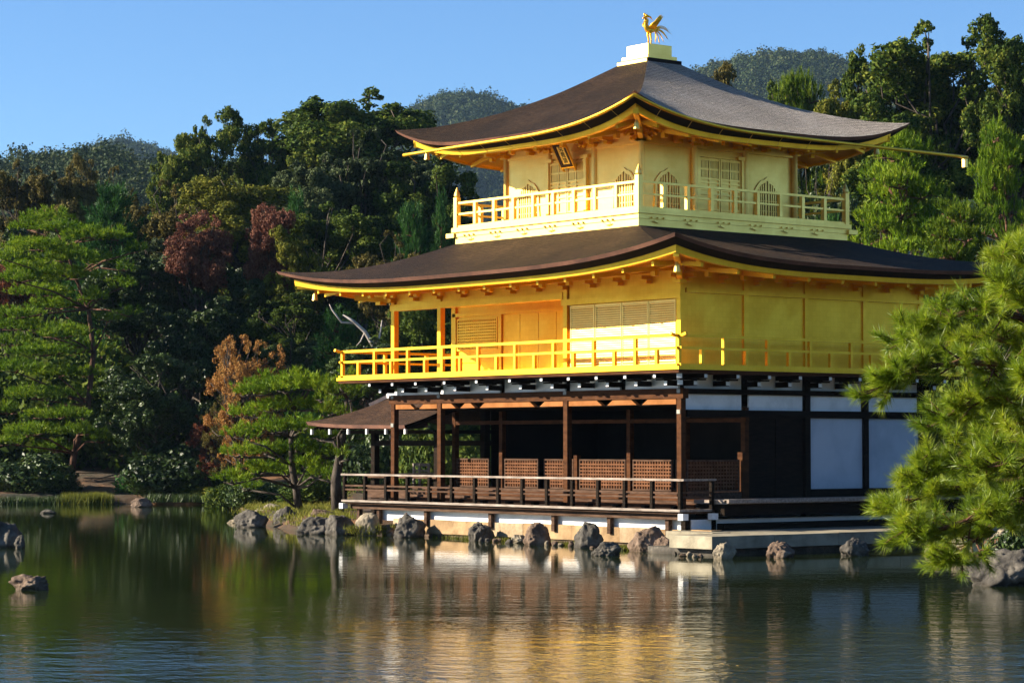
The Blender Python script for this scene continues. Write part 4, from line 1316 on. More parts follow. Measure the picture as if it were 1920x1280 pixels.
rock(2, 1026, 86, 50, 'rock_dark', 'dark upright boulder cut by the left picture edge standing in the pond', 1)
rock(39, 1027, 22, 26, 'rock_dark', 'small dark stone leaning against the boulder at the left edge', 2)
rock(57, 1105, 76, 30, 'rock_brown', 'low jagged brown rock alone in the open water at lower left', 3, 0.7, rough=0.45)
rock(472, 988, 66, 34, 'rock_dark', 'dark pointed rock at the tip of the peninsula below the pine', 4)
rock(537, 986, 50, 38, 'rock_dark', 'rounded dark rock right of the pointed rock on the peninsula', 5)
rock(505, 960, 56, 20, 'rock_pale', 'pale flat-topped rock behind the dark rocks of the peninsula', 6, z0=0.2, D=82)
rock(443, 980, 36, 8, 'rock_pale', 'thin flat stone at the very end of the peninsula', 7, 0.6)
rock(590, 1001, 74, 34, 'rock_dark', 'long low grey rock at the waterline left of the pavilion', 8, 0.6)
rock(607, 972, 44, 24, 'rock_brown', 'reddish brown rock on the bank above the long low grey rock', 9, z0=0.25, D=73.5)
rock(640, 1002, 54, 42, 'rock_dark', 'dark craggy rock under the left end of the verandah', 10)
rock(690, 1003, 40, 48, 'rock_pale', 'tall tan squared stone carrying the left verandah post', 11, 0.7, rough=0.2)
rock(722, 990, 24, 22, 'rock_brown', 'small reddish square stone right of the tall tan stone', 12, dz=0.22)
rock(735, 1003, 36, 24, 'rock_brown', 'low brown stone at the waterline between tan stone and big dark boulder', 13)
rock(741, 985, 20, 16, 'rock_pale', 'small pale stone above the low brown stone', 14, dz=0.3)
rock(767, 1007, 56, 52, 'rock_dark', 'big dark sloping boulder under the second verandah post', 15)
rock(903, 1013, 44, 40, 'rock_dark', 'grey rock with a flat top under the third verandah post', 16)
rock(1008, 1021, 48, 48, 'rock_brown', 'brown grey block-like rock under the middle verandah post', 17, 0.8)
rock(970, 1017, 32, 18, 'rock_pale', 'low pale stone left of the block-like rock', 18)
rock(1103, 1026, 50, 54, 'rock_dark', 'tall rounded dark rock standing against the embankment', 19)
rock(1136, 1041, 50, 30, 'rock_dark', 'low black wedge-shaped rock in front of the tall rounded rock', 20)
rock(1212, 1033, 62, 54, 'rock_brown', 'broad reddish brown rock next to the stone landing', 21)
rock(1245, 1034, 36, 34, 'rock_brown', 'craggy brown stone touching the left end of the landing', 22)
rock(1357, 1047, 46, 32, 'rock_pale', 'white streaked stone at the front corner of the landing', 23)
rock(1462, 1045, 56, 32, 'rock_brown', 'square brown stone in the water beside the landing', 24)
rock(1600, 1041, 58, 34, 'rock_dark', 'dark squat stone in the water near the far end of the landing', 25)
rock(1880, 1098, 140, 70, 'rock_dark', 'large craggy dark boulder in the water at the right picture edge', 26, 0.75, rough=0.4)
rock(1812, 1040, 64, 42, 'rock_pale', 'pale grey rock on the right bank behind the pine bough', 27)
rock(1890, 1022, 80, 42, 'rock_pale', 'pale craggy rock on the bank above the large boulder', 28, z0=0.1)
rock(1752, 1038, 44, 26, 'rock_pale', 'small pale rock half hidden by the lowest pine needles', 29)
rock(267, 950, 42, 18, 'rock_brown', 'grey brown rock on the far left shore by the reeds', 30)
rock(92, 962, 32, 8, 'rock_dark', 'flat dark stone barely above the water near the far left shore', 31)
rrnd = random.Random(8)
for i in range(34):
    u = 905 + i * 12.4 + rrnd.uniform(-5, 5)
    if u > 1345: break
    if i % 1: continue
    vb = 1013 + (u - 900) * 0.058 + rrnd.uniform(-2, 2) + (6 if u > 1255 else 0)
    o = rock(u, vb, rrnd.uniform(9, 18), rrnd.uniform(5, 11), rrnd.choice(['rock_dark', 'rock_brown', 'rock_pale']), 'small rubble stone at the waterline along the foot of the embankment', 100 + i, name='rubble_stone')
    o['group'] = 'rubble stones along the embankment'; o['category'] = 'stone'

# ------------------------------------------------------------------ foliage builders
def rdir(rng, n):
    v = rng.normal(size=(n, 3))
    return v / np.linalg.norm(v, axis=1, keepdims=True)

def leaf_quads(C, Nn, size, asp, rng):
    n = len(C)
    Nn = Nn + 0.5 * rng.normal(size=(n, 3))
    Nn /= np.linalg.norm(Nn, axis=1, keepdims=True)
    T = np.cross(Nn, rdir(rng, n)); T /= np.linalg.norm(T, axis=1, keepdims=True) + 1e-9
    B = np.cross(Nn, T)
    s = (size * rng.uniform(0.6, 1.35, n))[:, None]
    bend = Nn * s * 0.25
    return np.stack([C + T * s - bend, C + B * s * asp, C - T * s - bend, C - B * s * asp], 1).reshape(-1, 3)

def needles(base, dirs, ln, w, rng):
    n = len(base)
    side = np.cross(dirs, rdir(rng, n)); side /= np.linalg.norm(side, axis=1, keepdims=True) + 1e-9
    l = (ln * rng.uniform(0.7, 1.2, n))[:, None]
    return np.stack([base - side * w / 2, base + side * w / 2, base + dirs * l], 1).reshape(-1, 3)

def lobes_leaves(lobes, dens, size, asp, rng, shell=0.7, flat=1.0):
    out = []
    for c, r in lobes:
        n = max(8, int(dens * r * r))
        d = rdir(rng, n)
        k = shell + (1 - shell) * rng.uniform(0, 1, n)
        lump = 1 + 0.22 * np.sin(d[:, 0] * 5 + c[0] * 3) * np.sin(d[:, 1] * 5 + c[1] * 3) + 0.12 * np.sin(d[:, 2] * 9 + c[2])
        p = d * (k * r * lump)[:, None]
        p[:, 2] *= flat
        out.append(leaf_quads(p + np.asarray(c), d, size, asp, rng))
    return np.concatenate(out)

def trunk_mesh(name, limbs):
    mb_ = MB()
    for pts, rad in limbs: mb_.tube(pts, rad, 7)
    me = bpy.data.meshes.new(name); me.from_pydata(mb_.v, [], mb_.f); me.update()
    me.polygons.foreach_set('use_smooth', np.ones(len(me.polygons), bool))
    me.materials.append(M['trunk'])
    return me

def wiggle(p, q, rng, n=5, amp=0.06):
    p, q = np.array(p, float), np.array(q, float)
    ln = np.linalg.norm(q - p)
    pts = [p + (q - p) * i / n + (rng.normal(size=3) * amp * ln if 0 < i < n else 0) for i in range(n + 1)]
    return [tuple(a) for a in pts]

def clump(lobes, c, r, rng, n, lo=0.32, hi=0.5, up=0.25):
    """one leafy clump: small lobes over the outside of a ball"""
    for d in rdir(rng, n):
        d = d + np.array([0, 0, up]); d /= np.linalg.norm(d)
        lobes.append((c + d * np.array([r, r, r * 0.72]) * rng.uniform(0.72, 1.08), r * rng.uniform(lo, hi)))

def broadleaf(seed, H=10.0, R_=3.6, nc=26, lsize=0.088, dens=1250, c0=0.16, ns=11, rc=(0.65, 1.25)):
    rng = np.random.default_rng(seed)
    lobes, cen = [], []
    ph = rng.uniform(0, 6, 4)
    for i in range(nc):
        d = rdir(rng, 1)[0]
        k = rng.uniform(0.15, 1) ** 0.42 * (1 + 0.25 * math.sin(3 * math.atan2(d[1], d[0]) + ph[0]) + 0.18 * math.sin(5 * d[2] + ph[1]))
        c = np.array([d[0] * R_ * 0.74 * k, d[1] * R_ * 0.74 * k, H * (c0 + (1 - c0) * 0.52) + d[2] * H * (1 - c0) * 0.40 * k])
        r = rng.uniform(*rc); cen.append((c, r))
        clump(lobes, c, r, rng, ns)
    for i in range(int(nc * 0.3)):     # loose sprays standing out of the crown
        d = rdir(rng, 1)[0]; d[2] = abs(d[2]) + 0.15; d /= np.linalg.norm(d)
        k = rng.uniform(0.88, 1.04)
        c = np.array([d[0] * R_ * 0.80 * k, d[1] * R_ * 0.80 * k, H * (c0 + (1 - c0) * 0.52) + d[2] * H * (1 - c0) * 0.44 * k])
        r = rng.uniform(0.28, 0.5); clump(lobes, c, r, rng, 6); cen.append((c, r))
    V = lobes_leaves(lobes, dens, lsize, 0.6, rng)
    crown = np_mesh('crown', V, 4, M['leaf_oak'])
    tr = wiggle((0, 0, -0.4), (rng.normal() * 0.3, rng.normal() * 0.3, H * 0.72), rng, 7, 0.025)
    limbs = [(tr, list(np.linspace(0.22, 0.06, 8)))]
    for c, r in cen:
        j = min(6, max(2, int(7 * (c[2] / (H * 0.72)) * 0.75)))
        limbs.append((wiggle(tr[j], c + rng.normal(size=3) * 0.2, rng, 4, 0.06), [0.085, 0.065, 0.05, 0.035, 0.02]))
    return crown, trunk_mesh('trunk', limbs), H, R_

def cypress(seed, H=14.0, R_=3.0, nc=44, lsize=0.085, dens=1150, point=0.8, rc=(0.45, 0.85), ns=9, dome=False):
    rng = np.random.default_rng(seed)
    lobes, cen = [], []
    for i in range(nc):
        t = (i + rng.uniform(0, 1)) / nc
        a = i * 2.4 + rng.uniform(-0.7, 0.7)
        rmax = R_ * (1 - t) ** point * (0.78 + 0.3 * math.sin(a * 2 + seed) + 0.22 * math.sin(t * 17 + seed))
        if dome: rmax = R_ * math.sin(math.pi * min(0.97, 0.16 + 0.80 * t)) ** 0.75 * (0.72 + 0.34 * math.sin(a * 2 + seed) + 0.22 * math.sin(t * 13 + seed))
        k = rng.uniform(0.35, 1.0)
        c = np.array([math.cos(a) * rmax * k, math.sin(a) * rmax * k, H * ((0.36 + 0.62 * t) if dome else (0.12 + 0.85 * t)) - 0.2 * rmax * k * (1 - t)])
        r = rng.uniform(*rc) * (1.1 - 0.45 * t)
        cen.append((c, r)); clump(lobes, c, r, rng, ns, 0.34, 0.55, 0.1)
    V = lobes_leaves(lobes, dens, lsize, 0.5, rng, 0.6, 0.85)
    crown = np_mesh('crown', V, 4, M['leaf_cedar'])
    tr = wiggle((0, 0, -0.4), (0, 0, H * 0.93), rng, 8, 0.010)
    limbs = [(tr, list(np.linspace(0.24, 0.03, 9)))]
    for c, r in cen:
        z = max(1.0, c[2] - 0.6)
        limbs.append((wiggle((0, 0, z), c, rng, 3, 0.06), [0.06, 0.045, 0.03, 0.015]))
    return crown, trunk_mesh('trunk', limbs), H, R_

def feather_pine(seed, H=9.0, R_=3.0, nb=95, mt='needle_blue'):
    """young pine: upswept shoots, each a brush of needles"""
    rng = np.random.default_rng(seed)
    B, Dd = [], []
    limbs = []
    tr = wiggle((0, 0, -0.4), (0, 0, H * 0.95), rng, 7, 0.012)
    limbs.append((tr, list(np.linspace(0.17, 0.03, 8))))
    for i in range(nb):
        t = rng.uniform(0.12, 1.0)
        a = rng.uniform(0, 2 * math.pi)
        ln = R_ * (1 - t) ** 0.8 * rng.uniform(0.55, 1.0) + 0.25
        z0 = H * (0.08 + 0.85 * t)
        p0 = np.array([0, 0, z0]); p1 = np.array([math.cos(a) * ln, math.sin(a) * ln, z0 + ln * rng.uniform(0.0, 0.35)])
        limbs.append((wiggle(p0, p1, rng, 3, 0.05), [0.04, 0.03, 0.02, 0.012]))
        ns = int(4 + ln * 5)
        for j in range(ns):
            s = rng.uniform(0.35, 1.0)
            c = p0 + (p1 - p0) * s + rng.normal(size=3) * 0.22
            ax = (p1 - p0) / ln * 0.5 + np.array([0, 0, 0.9]) + rng.normal(size=3) * 0.3
            ax /= np.linalg.norm(ax)
            n = 34
            dd = ax + rdir(rng, n) * 0.75; dd /= np.linalg.norm(dd, axis=1, keepdims=True)
            B.append(c + ax * rng.uniform(-0.05, 0.42, n)[:, None]); Dd.append(dd)
    V = needles(np.concatenate(B), np.concatenate(Dd), 0.27, 0.034, rng)
    crown = np_mesh('crown', V, 3, M[mt])
    return crown, trunk_mesh('trunk', limbs), H, R_

def pad_needles(pads, rng, dens=30, nn=17, ln=0.22, w=0.036):
    B, Dd = [], []
    for (x, y, z, rx, ry, rz) in pads:
        n = max(6, int(math.pi * rx * ry * dens))
        q = rng.uniform(0, 1, n) ** 0.55; a = rng.uniform(0, 2 * math.pi, n)
        ed = 1 + 0.22 * np.sin(a * 3 + x * 5) + 0.14 * np.sin(a * 7 + y * 9)
        px_ = q * np.cos(a) * rx * ed; py_ = q * np.sin(a) * ry * ed
        top = np.sqrt(np.clip(1 - q * q, 0, 1)) * rz * (1 + 0.35 * np.sin(px_ * 4.1 + z * 3) * np.sin(py_ * 4.3 + z))
        pz = top * rng.uniform(-0.25, 1, n) ** 1
        c = np.stack([x + px_, y + py_, z + pz], 1)
        ax = np.stack([px_ / rx * 0.75, py_ / ry * 0.75, np.full(n, 0.9)], 1) + rng.normal(size=(n, 3)) * 0.25
        ax /= np.linalg.norm(ax, axis=1, keepdims=True)
        cc = np.repeat(c, nn, 0); aa = np.repeat(ax, nn, 0)
        dd = aa + rdir(rng, n * nn) * 0.8; dd /= np.linalg.norm(dd, axis=1, keepdims=True)
        B.append(cc + aa * rng.uniform(0, 0.16, n * nn)[:, None]); Dd.append(dd)
    return needles(np.concatenate(B), np.concatenate(Dd), ln, w, rng)

def pad_pine_meshes(pads, trunk_pts, trunk_r, rng, mt, bark='trunk_red', **kw):
    V = pad_needles(pads, rng, **kw)
    crown = np_mesh('crown', V, 3, M[mt])
    limbs = [(trunk_pts, list(np.linspace(trunk_r, trunk_r * 0.25, len(trunk_pts))))]
    T_ = np.array(trunk_pts)
    for (x, y, z, rx, ry, rz) in pads:
        c = np.array([x, y, z - 0.08])
        j = int(np.argmin(np.abs(T_[:, 2] - (z - 0.5))))
        mid = (T_[j] + c) / 2 + np.array([0, 0, 0.15])
        limbs.append(([tuple(T_[j]), tuple(mid + rng.normal(size=3) * 0.12), tuple(c)], [trunk_r * 0.32, trunk_r * 0.24, 0.025]))
        for q in range(4):
            e = c + np.array([rng.uniform(-0.7, 0.7) * rx, rng.uniform(-0.7, 0.7) * ry, 0.05])
            limbs.append(([tuple(c), tuple((c + e) / 2 + rng.normal(size=3) * 0.05), tuple(e)], [0.025, 0.018, 0.01]))
    tm = trunk_mesh('trunk', limbs)
    tm.materials.clear(); tm.materials.append(M[bark])
    return crown, tm

def pad_pine(seed, H=9.0, R_=3.6, npad=52, mt='needle'):
    rng = np.random.default_rng(seed)
    tr = wiggle((0, 0, -0.4), (rng.normal() * 0.6, rng.normal() * 0.6, H * 0.93), rng, 8, 0.035)
    pads = []
    for i in range(npad):
        t = (i + rng.uniform(0, 1)) / npad
        a = i * 2.4 + rng.uniform(-0.5, 0.5)
        rr_ = R_ * (1 - 0.75 * t ** 1.3) * rng.uniform(0.25, 0.95)
        sz = rng.uniform(0.65, 1.25) * (1 - 0.3 * t)
        pads.append((math.cos(a) * rr_, math.sin(a) * rr_, H * (0.20 + 0.77 * t), sz * 1.2, sz * 1.05, 0.32))
    c, t_ = pad_pine_meshes(pads, tr, 0.20, rng, mt)
    return c, t_, H, R_

def bush(seed, R_=1.6, H=2.2, nl=16, lsize=0.085, dens=900):
    rng = np.random.default_rng(seed)
    lobes = []
    for i in range(nl):
        a = rng.uniform(0, 2 * math.pi); q = rng.uniform(0, 1) ** 0.5
        lobes.append((np.array([math.cos(a) * q * R_ * 0.62, math.sin(a) * q * R_ * 0.62, H * (0.25 + 0.45 * rng.uniform(0, 1) * (1.2 - q))]), rng.uniform(0.40, 0.66) * R_ * 0.72))
    V = lobes_leaves(lobes, dens, lsize, 0.55, rng, 0.75)
    crown = np_mesh('crown', V, 4, M['leaf_dark'])
    limbs = [(wiggle((0, 0, -0.3), l[0], rng, 3, 0.06), [0.06, 0.05, 0.035, 0.02]) for l in lobes[:9]]
    return crown, trunk_mesh('stem', limbs), H, R_

PROTO = {
    'oak': [broadleaf(s) for s in (11, 12, 13, 14)],
    'fine': [broadleaf(s, 10, 3.6, 34, 0.085, 850, 0.08, 9) for s in (21, 22)],
    'maple': [broadleaf(s, 10, 3.6, 80, 0.075, 620, 0.14, 7, (0.35, 0.75)) for s in (91, 92)],
    'oak_high': [broadleaf(s, 17.0, 3.6, 30, c0=0.52) for s in (15, 16, 17)],
    'fine_high': [broadleaf(s, 17.0, 3.4, 34, 0.075, 1000, 0.55, 9) for s in (25, 26)],
    'cypress': [cypress(s) for s in (31, 32, 33)],
    'tall': [cypress(s, 17, 5.0, 84, 0.09, 1000, 0.45, (0.8, 1.4), 13, True) for s in (35, 36, 37)],
    'feather': [feather_pine(s) for s in (41, 42)],
    'pine': [pad_pine(s) for s in (51, 52, 53)],
    'bush': [bush(s) for s in (61, 62, 63)],
}
CAT = {'maple': 'tree', 'oak': 'tree', 'fine': 'tree', 'cypress': 'tree', 'tall': 'tree', 'feather': 'pine tree', 'pine': 'pine tree', 'bush': 'shrub'}
NAME = {'maple': 'maple_tree', 'oak': 'broadleaf_tree', 'fine': 'broadleaf_tree', 'cypress': 'cypress_tree', 'tall': 'cypress_tree', 'feather': 'pine_tree', 'pine': 'pine_tree', 'bush': 'shrub'}
trnd = random.Random(77)
def tree(kind, var, u, vtop, D, wpx, leaf, label, group=None, rot=None, name=None, zb=None, bark=None):
    key = kind
    if kind in ('oak', 'fine'):
        hh = zz(vtop, D) - gz(*at(u, D)); ww = wpx * D / FPX
        if hh / ww > 2.0: key = kind + '_high'
    crown, trunk, H, R_ = PROTO[key][var % len(PROTO[key])]
    co = np.empty(len(crown.vertices) * 3, np.float32); crown.vertices.foreach_get('co', co); co = co.reshape(-1, 3)
    H = float(np.percentile(co[:, 2], 99.7)); R_ = float(np.percentile(np.hypot(co[:, 0], co[:, 1]), 97))
    x, y = at(u, D)
    z = gz(x, y) - 0.05 if zb is None else zb
    h = max(zz(vtop, D) - z, 0.5)
    w = wpx * D / FPX * (1.35 if kind == 'tall' else 1.15)
    root = thing(name or NAME[kind], (x, y, z), label, CAT[kind], group)
    root.rotation_euler.z = trnd.uniform(0, 6.28) if rot is None else rot
    root.scale = (w / (2 * R_) * 1.0, w / (2 * R_) * 1.0, h / H)
    c = link('crown', crown, root)
    if leaf:
        c.material_slots[0].link = 'OBJECT'
        c.material_slots[0].material = M[leaf]
    tk = link('trunk' if kind != 'bush' else 'stem', trunk, root)
    if bark:
        tk.material_slots[0].link = 'OBJECT'; tk.material_slots[0].material = M[bark]
    return root

TREES = [
    # far left shore, front row
    ('oak', 0, 285, 668, 106.5, 195, 'leaf_dark', 'round dark glossy tree with a slanting trunk on the far left shore'),
    ('bush', 0, 330, 835, 105.6, 170, 'leaf_dark', 'big dark glossy shrub hanging over the water left of the bright pine'),
    ('bush', 1, 262, 880, 106.5, 100, 'needle_blue', 'small green shrub at the water beside the grey brown rock'),
    ('bush', 2, 395, 880, 106, 90, 'leaf_dark', 'low dark shrub at the water just left of the bright pine'),
    ('bush', 0, 60, 850, 107, 150, 'leaf_dark', 'dark low shrub on the shore at the left picture edge'),
    ('bush', 1, 110, 895, 106.5, 70, 'leaf_grey', 'small grey green shrub beside the patch of bare brown earth'),
    ('maple', 0, 458, 632, 99, 130, 'leaf_orange', 'orange autumn maple behind the bright pine', None, 'maple_tree'),
    ('maple', 1, 398, 772, 104.6, 85, 'leaf_red', 'small red autumn maple below the orange maple', None, 'maple_tree'),
    ('maple', 1, 425, 740, 103.6, 80, 'leaf_olive', 'small yellow green maple at the foot of the orange maple', None, 'maple_tree'),
    ('feather', 0, 632, 582, 110, 150, 'needle_blue', 'blue green young pine under the left tip of the second roof'),
    ('feather', 1, 208, 350, 124, 190, 'needle_blue', 'feathery blue green pine above the spreading layered pine'),
    ('fine', 1, 375, 398, 118, 105, 'leaf_russet', 'russet cherry tree in the middle of the left hillside', None, 'cherry_tree'),
    ('fine', 0, 505, 385, 118.5, 80, 'leaf_russet', 'dull red cherry tree left of the second roof tip', None, 'cherry_tree'),
    ('fine', 1, 12, 500, 118, 90, 'leaf_red', 'dark red tree cut by the left picture edge', None, 'maple_tree'),
    ('fine', 0, 430, 335, 127, 175, 'leaf_yellow', 'yellow green broadleaf tree above the russet cherry'),
    ('oak', 1, 330, 440, 121, 130, 'leaf_grey', 'grey green tree left of the russet cherry'),
    ('oak', 2, 310, 345, 130, 150, 'leaf_olive', 'olive brown rounded tree on the mid slope'),
    ('oak', 3, 120, 322, 134, 100, 'leaf_olive', 'bronze topped tree second from the left on the upper slope'),
    ('oak', 0, 45, 312, 134, 110, 'leaf_olive', 'bronze topped tree leftmost on the upper slope'),
    ('fine', 1, 148, 296, 136, 70, 'leaf_olive', 'narrow bronze tree rising above its bronze neighbours'),
    ('oak', 2, 215, 318, 135, 90, 'leaf_olive', 'low bronze tree right of the narrow bronze tree'),
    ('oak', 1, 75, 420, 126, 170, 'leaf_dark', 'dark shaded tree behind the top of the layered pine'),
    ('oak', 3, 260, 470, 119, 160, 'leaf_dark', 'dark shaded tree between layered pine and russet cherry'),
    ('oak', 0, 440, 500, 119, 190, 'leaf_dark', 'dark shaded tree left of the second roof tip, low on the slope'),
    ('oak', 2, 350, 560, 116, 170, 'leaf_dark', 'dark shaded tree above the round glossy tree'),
    ('oak', 1, 545, 545, 116, 150, 'leaf_oak', 'mid green tree behind the orange maple and left of the blue green pine'),
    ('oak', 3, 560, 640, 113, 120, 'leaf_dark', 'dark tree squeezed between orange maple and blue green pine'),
    ('oak', 0, 372, 232, 146, 110, 'leaf_cedar', 'tall open crowned tree leftmost of the skyline group'),
    ('oak', 1, 480, 208, 148, 150, 'leaf_cedar', 'tall forked tree with a high tuft on the skyline'),
    ('oak', 0, 655, 178, 150, 287, 'leaf_cedar', 'tallest broad tree on the left skyline beside the third roof'),
    ('oak', 1, 570, 238, 146, 150, 'leaf_cedar', 'dark tree in the dip of the skyline'),
    ('cypress', 0, 300, 290, 146, 110, 'leaf_cedar', 'lower dark tree at the left end of the skyline group'),
    ('oak', 2, 690, 245, 134, 210, 'leaf_grey', 'grey leaved evergreen oak left of the third roof tip'),
    ('oak', 0, 590, 300, 132, 150, 'leaf_grey', 'grey leaved oak below the tallest skyline tree'),
    ('oak', 1, 800, 290, 132, 190, 'leaf_oak', 'green tree behind the left tip of the third roof'),
    ('feather', 0, 555, 365, 122, 120, 'needle_blue', 'soft green pine right of the dull red cherry'),
    ('oak', 3, 640, 390, 120, 190, 'leaf_oak', 'green leafy tree just above the second roof'),
    ('oak', 1, 560, 430, 118, 110, 'leaf_yellow', 'yellowing tree just left of the leafy tree above the second roof'),
    ('feather', 1, 775, 385, 116, 120, 'needle_blue', 'green pine between second roof and upper balcony'),
    ('feather', 0, 828, 365, 117, 80, 'needle_blue', 'green pine touching the left end of the upper balcony'),
    ('oak', 2, 730, 440, 114, 130, 'leaf_olive', 'olive shrubby tree peeping over the second roof'),
    # seen through and under the building
    ('oak', 0, 790, 560, 106, 190, 'leaf_oak', 'leafy tree seen between the gilded columns of the open balcony'),
    ('oak', 3, 700, 640, 103, 130, 'leaf_dark', 'dark tree behind the left end of the gilded balcony railing'),
    ('bush', 1, 800, 800, 92, 110, 'leaf_oak', 'bright green pine shrub seen through the verandah'),
    ('bush', 2, 870, 820, 96, 120, 'leaf_oak', 'clipped green shrub seen behind the verandah columns'),
    ('bush', 0, 700, 800, 96, 120, 'leaf_dark', 'dark shrub seen through the fishing pavilion'),
    ('bush', 1, 480, 898, 88, 90, 'leaf_dark', 'low dark shrub on the peninsula behind the leaning pine trunk'),
    ('bush', 2, 590, 885, 86, 110, 'leaf_oak', 'spreading low shrub between leaning pine and dark trunked pine'),
    ('bush', 0, 540, 905, 92, 120, 'leaf_dark', 'dark shrub in the shade behind the rocks of the peninsula'),
    ('bush', 2, 345, 905, 104.4, 85, 'leaf_oak', 'low green shrub on the far shore right of the grey brown rock'),
    ('bush', 0, 402, 912, 104.0, 80, 'leaf_yellow', 'low yellowish shrub on the far shore beneath the red maple'),
    ('bush', 2, 1915, 965, 52, 130, 'leaf_dark', 'dark leafy shrub on the right bank behind the large craggy boulder'),
    ('bush', 1, 430, 908, 97, 80, 'leaf_oak', 'small shrub where the peninsula meets the far shore'),
    # right of the pavilion
    ('oak', 0, 1770, 62, 118, 268, 'leaf_cedar', 'tallest tree on the right with a broad uneven crown'),
    ('oak', 1, 1905, 42, 115, 187, 'leaf_cedar', 'tall tree cut by the right picture edge'),
    ('cypress', 1, 1612, 98, 120, 150, 'leaf_cedar', 'pointed cypress above the right tip of the third roof'),
    ('pine', 0, 1500, 138, 124, 185, 'needle', 'spreading pine behind the right slope of the third roof'),
    ('oak', 3, 1450, 172, 118, 105, 'leaf_oak', 'green tree crowding the right slope of the third roof below the hill'),
    ('oak', 0, 1575, 165, 116, 120, 'leaf_yellow', 'yellow green tree in front of the pointed cypress'),
    ('oak', 1, 1345, 118, 126, 110, 'leaf_olive', 'brownish tree top just peeping over the right slope of the third roof'),
    ('oak', 1, 1690, 190, 112, 225, 'leaf_cedar', 'dark green tree between the pointed cypress and the tallest tree'),
    ('pine', 1, 1690, 250, 92, 240, 'needle_bright', 'sunlit pine with a bare leaning trunk right of the third storey'),
    ('pine', 2, 1880, 235, 88, 190, 'needle_bright', 'sunlit layered pine at the right edge above the near pine bough'),
    ('oak', 2, 1545, 310, 104, 120, 'leaf_dark', 'dark shaded tree just right of the third storey wall'),
    ('pine', 0, 1800, 380, 86, 230, 'needle', 'green pine behind the right tip of the second roof'),
    ('feather', 1, 1560, 400, 100, 120, 'needle_blue', 'young pine behind the right end of the upper balcony'),
    ('oak', 0, 1780, 540, 84, 170, 'leaf_oak', 'leafy tree right of the second storey wall under the eave'),
    ('bush', 1, 1790, 690, 78, 200, 'leaf_oak', 'shrub beside the right wall half hidden by the near pine'),
    ('oak', 3, 1900, 560, 80, 180, 'leaf_dark', 'dark tree behind the near pine at the right edge'),
    ('bush', 2, 1880, 860, 70, 220, 'leaf_dark', 'dark shrub on the right bank under the near pine bough'),
]
for tdef in TREES:
    kind, var, u, vt, D, wpx, leaf, label = tdef[:8]
    nm = tdef[9] if len(tdef) > 9 else None
    bk = 'trunk_red' if kind in ('pine', 'feather') else None
    tree(kind, var, u, vt, D, wpx, leaf, label, None, None, nm, None, bk)

# spreading layered pine on the far left shore
def shaped_pine(name, label, D, uc, zb, padlist, trunk_px, tr, mt, seed, depth, rz, ry=0.9, hws=1.0, **kw):
    rng = np.random.default_rng(seed)
    x0, y0 = at(uc, D)
    root = thing(name, (x0, y0, zb), label, 'pine tree')
    pads = []
    for (u, v, hw) in padlist:
        dd = rng.uniform(-depth * 1.25, depth * 0.6)
        xx, yy_ = at(u, D + dd)
        w = hw * (D + dd) / FPX * hws
        pads.append((xx - x0, yy_ - y0, zz(v, D + dd) - zb, w * 1.15, w * ry, rz))
    tp = []
    for (u, v) in trunk_px:
        xx, yy_ = at(u, D); tp.append((xx - x0, yy_ - y0, zz(v, D) - zb))
    crown, trunk = pad_pine_meshes(pads, tp, tr, rng, mt, **kw)
    link('crown', crown, root); link('trunk', trunk, root)
    return root
PA = [(85, 410, 45), (55, 428, 38), (115, 432, 50), (172, 446, 58), (75, 466, 58), (216, 446, 24), (33, 464, 34), (16, 486, 38), (130, 486, 54), (60, 506, 58), (188, 492, 38), (38, 526, 52), (122, 520, 66), (80, 551, 58), (228, 536, 26), (112, 576, 58), (30, 594, 44), (170, 560, 34), (50, 616, 58), (122, 630, 54), (20, 645, 44), (80, 664, 66), (150, 655, 46), (30, 694, 56), (110, 704, 58), (170, 705, 36), (60, 744, 58), (150, 744, 46), (20, 772, 46), (112, 782, 62), (200, 600, 26), (60, 812, 56), (150, 812, 48), (195, 826, 30), (20, 830, 40), (250, 470, 22), (100, 846, 40), (235, 505, 22), (240, 590, 22)]
shaped_pine('pine_tree', 'spreading layered pine with many flat needle pads on the far left shore', 112.5, 130, 0.4, PA,
            [(128, 930), (140, 850), (165, 760), (175, 660), (165, 580), (140, 520), (120, 460), (95, 415)], 0.17, 'needle_bright', 5, 2.8, 0.40)
PF = [(470, 738, 40), (530, 730, 50), (600, 728, 54), (652, 745, 28), (458, 778, 36), (520, 768, 46), (590, 764, 50), (640, 780, 28), (452, 818, 36), (510, 808, 46), (570, 804, 42), (622, 818, 28), (448, 852, 36), (500, 848, 42), (560, 844, 42), (615, 852, 32), (440, 902, 34), (490, 884, 42), (540, 888, 32), (602, 888, 38), (470, 914, 26), (626, 900, 18), (655, 712, 24), (560, 716, 40), (500, 720, 36), (575, 872, 30)]
shaped_pine('pine_tree', 'bright green garden pine with a leaning grey trunk on the peninsula left of the pavilion', 78.5, 560, 0.3, PF,
            [(562, 956), (556, 915), (547, 870), (546, 820), (556, 770), (572, 728)], 0.14, 'needle_bright', 6, 1.5, 0.30, 0.95, 0.86, dens=60, ln=0.17, w=0.026, bark='trunk')
PG = [(636, 735, 30), (655, 748, 22), (606, 748, 26), (645, 795, 22), (640, 860, 22), (600, 820, 30), (620, 775, 30), (655, 835, 18)]
shaped_pine('pine_tree', 'dark trunked pine standing close behind the left end of the verandah', 76, 632, 0.3, PG,
            [(634, 958), (630, 900), (638, 850), (648, 790), (650, 745)], 0.20, 'needle', 7, 0.9, 0.36, 0.85, dens=45, ln=0.17, w=0.026, bark='trunk')

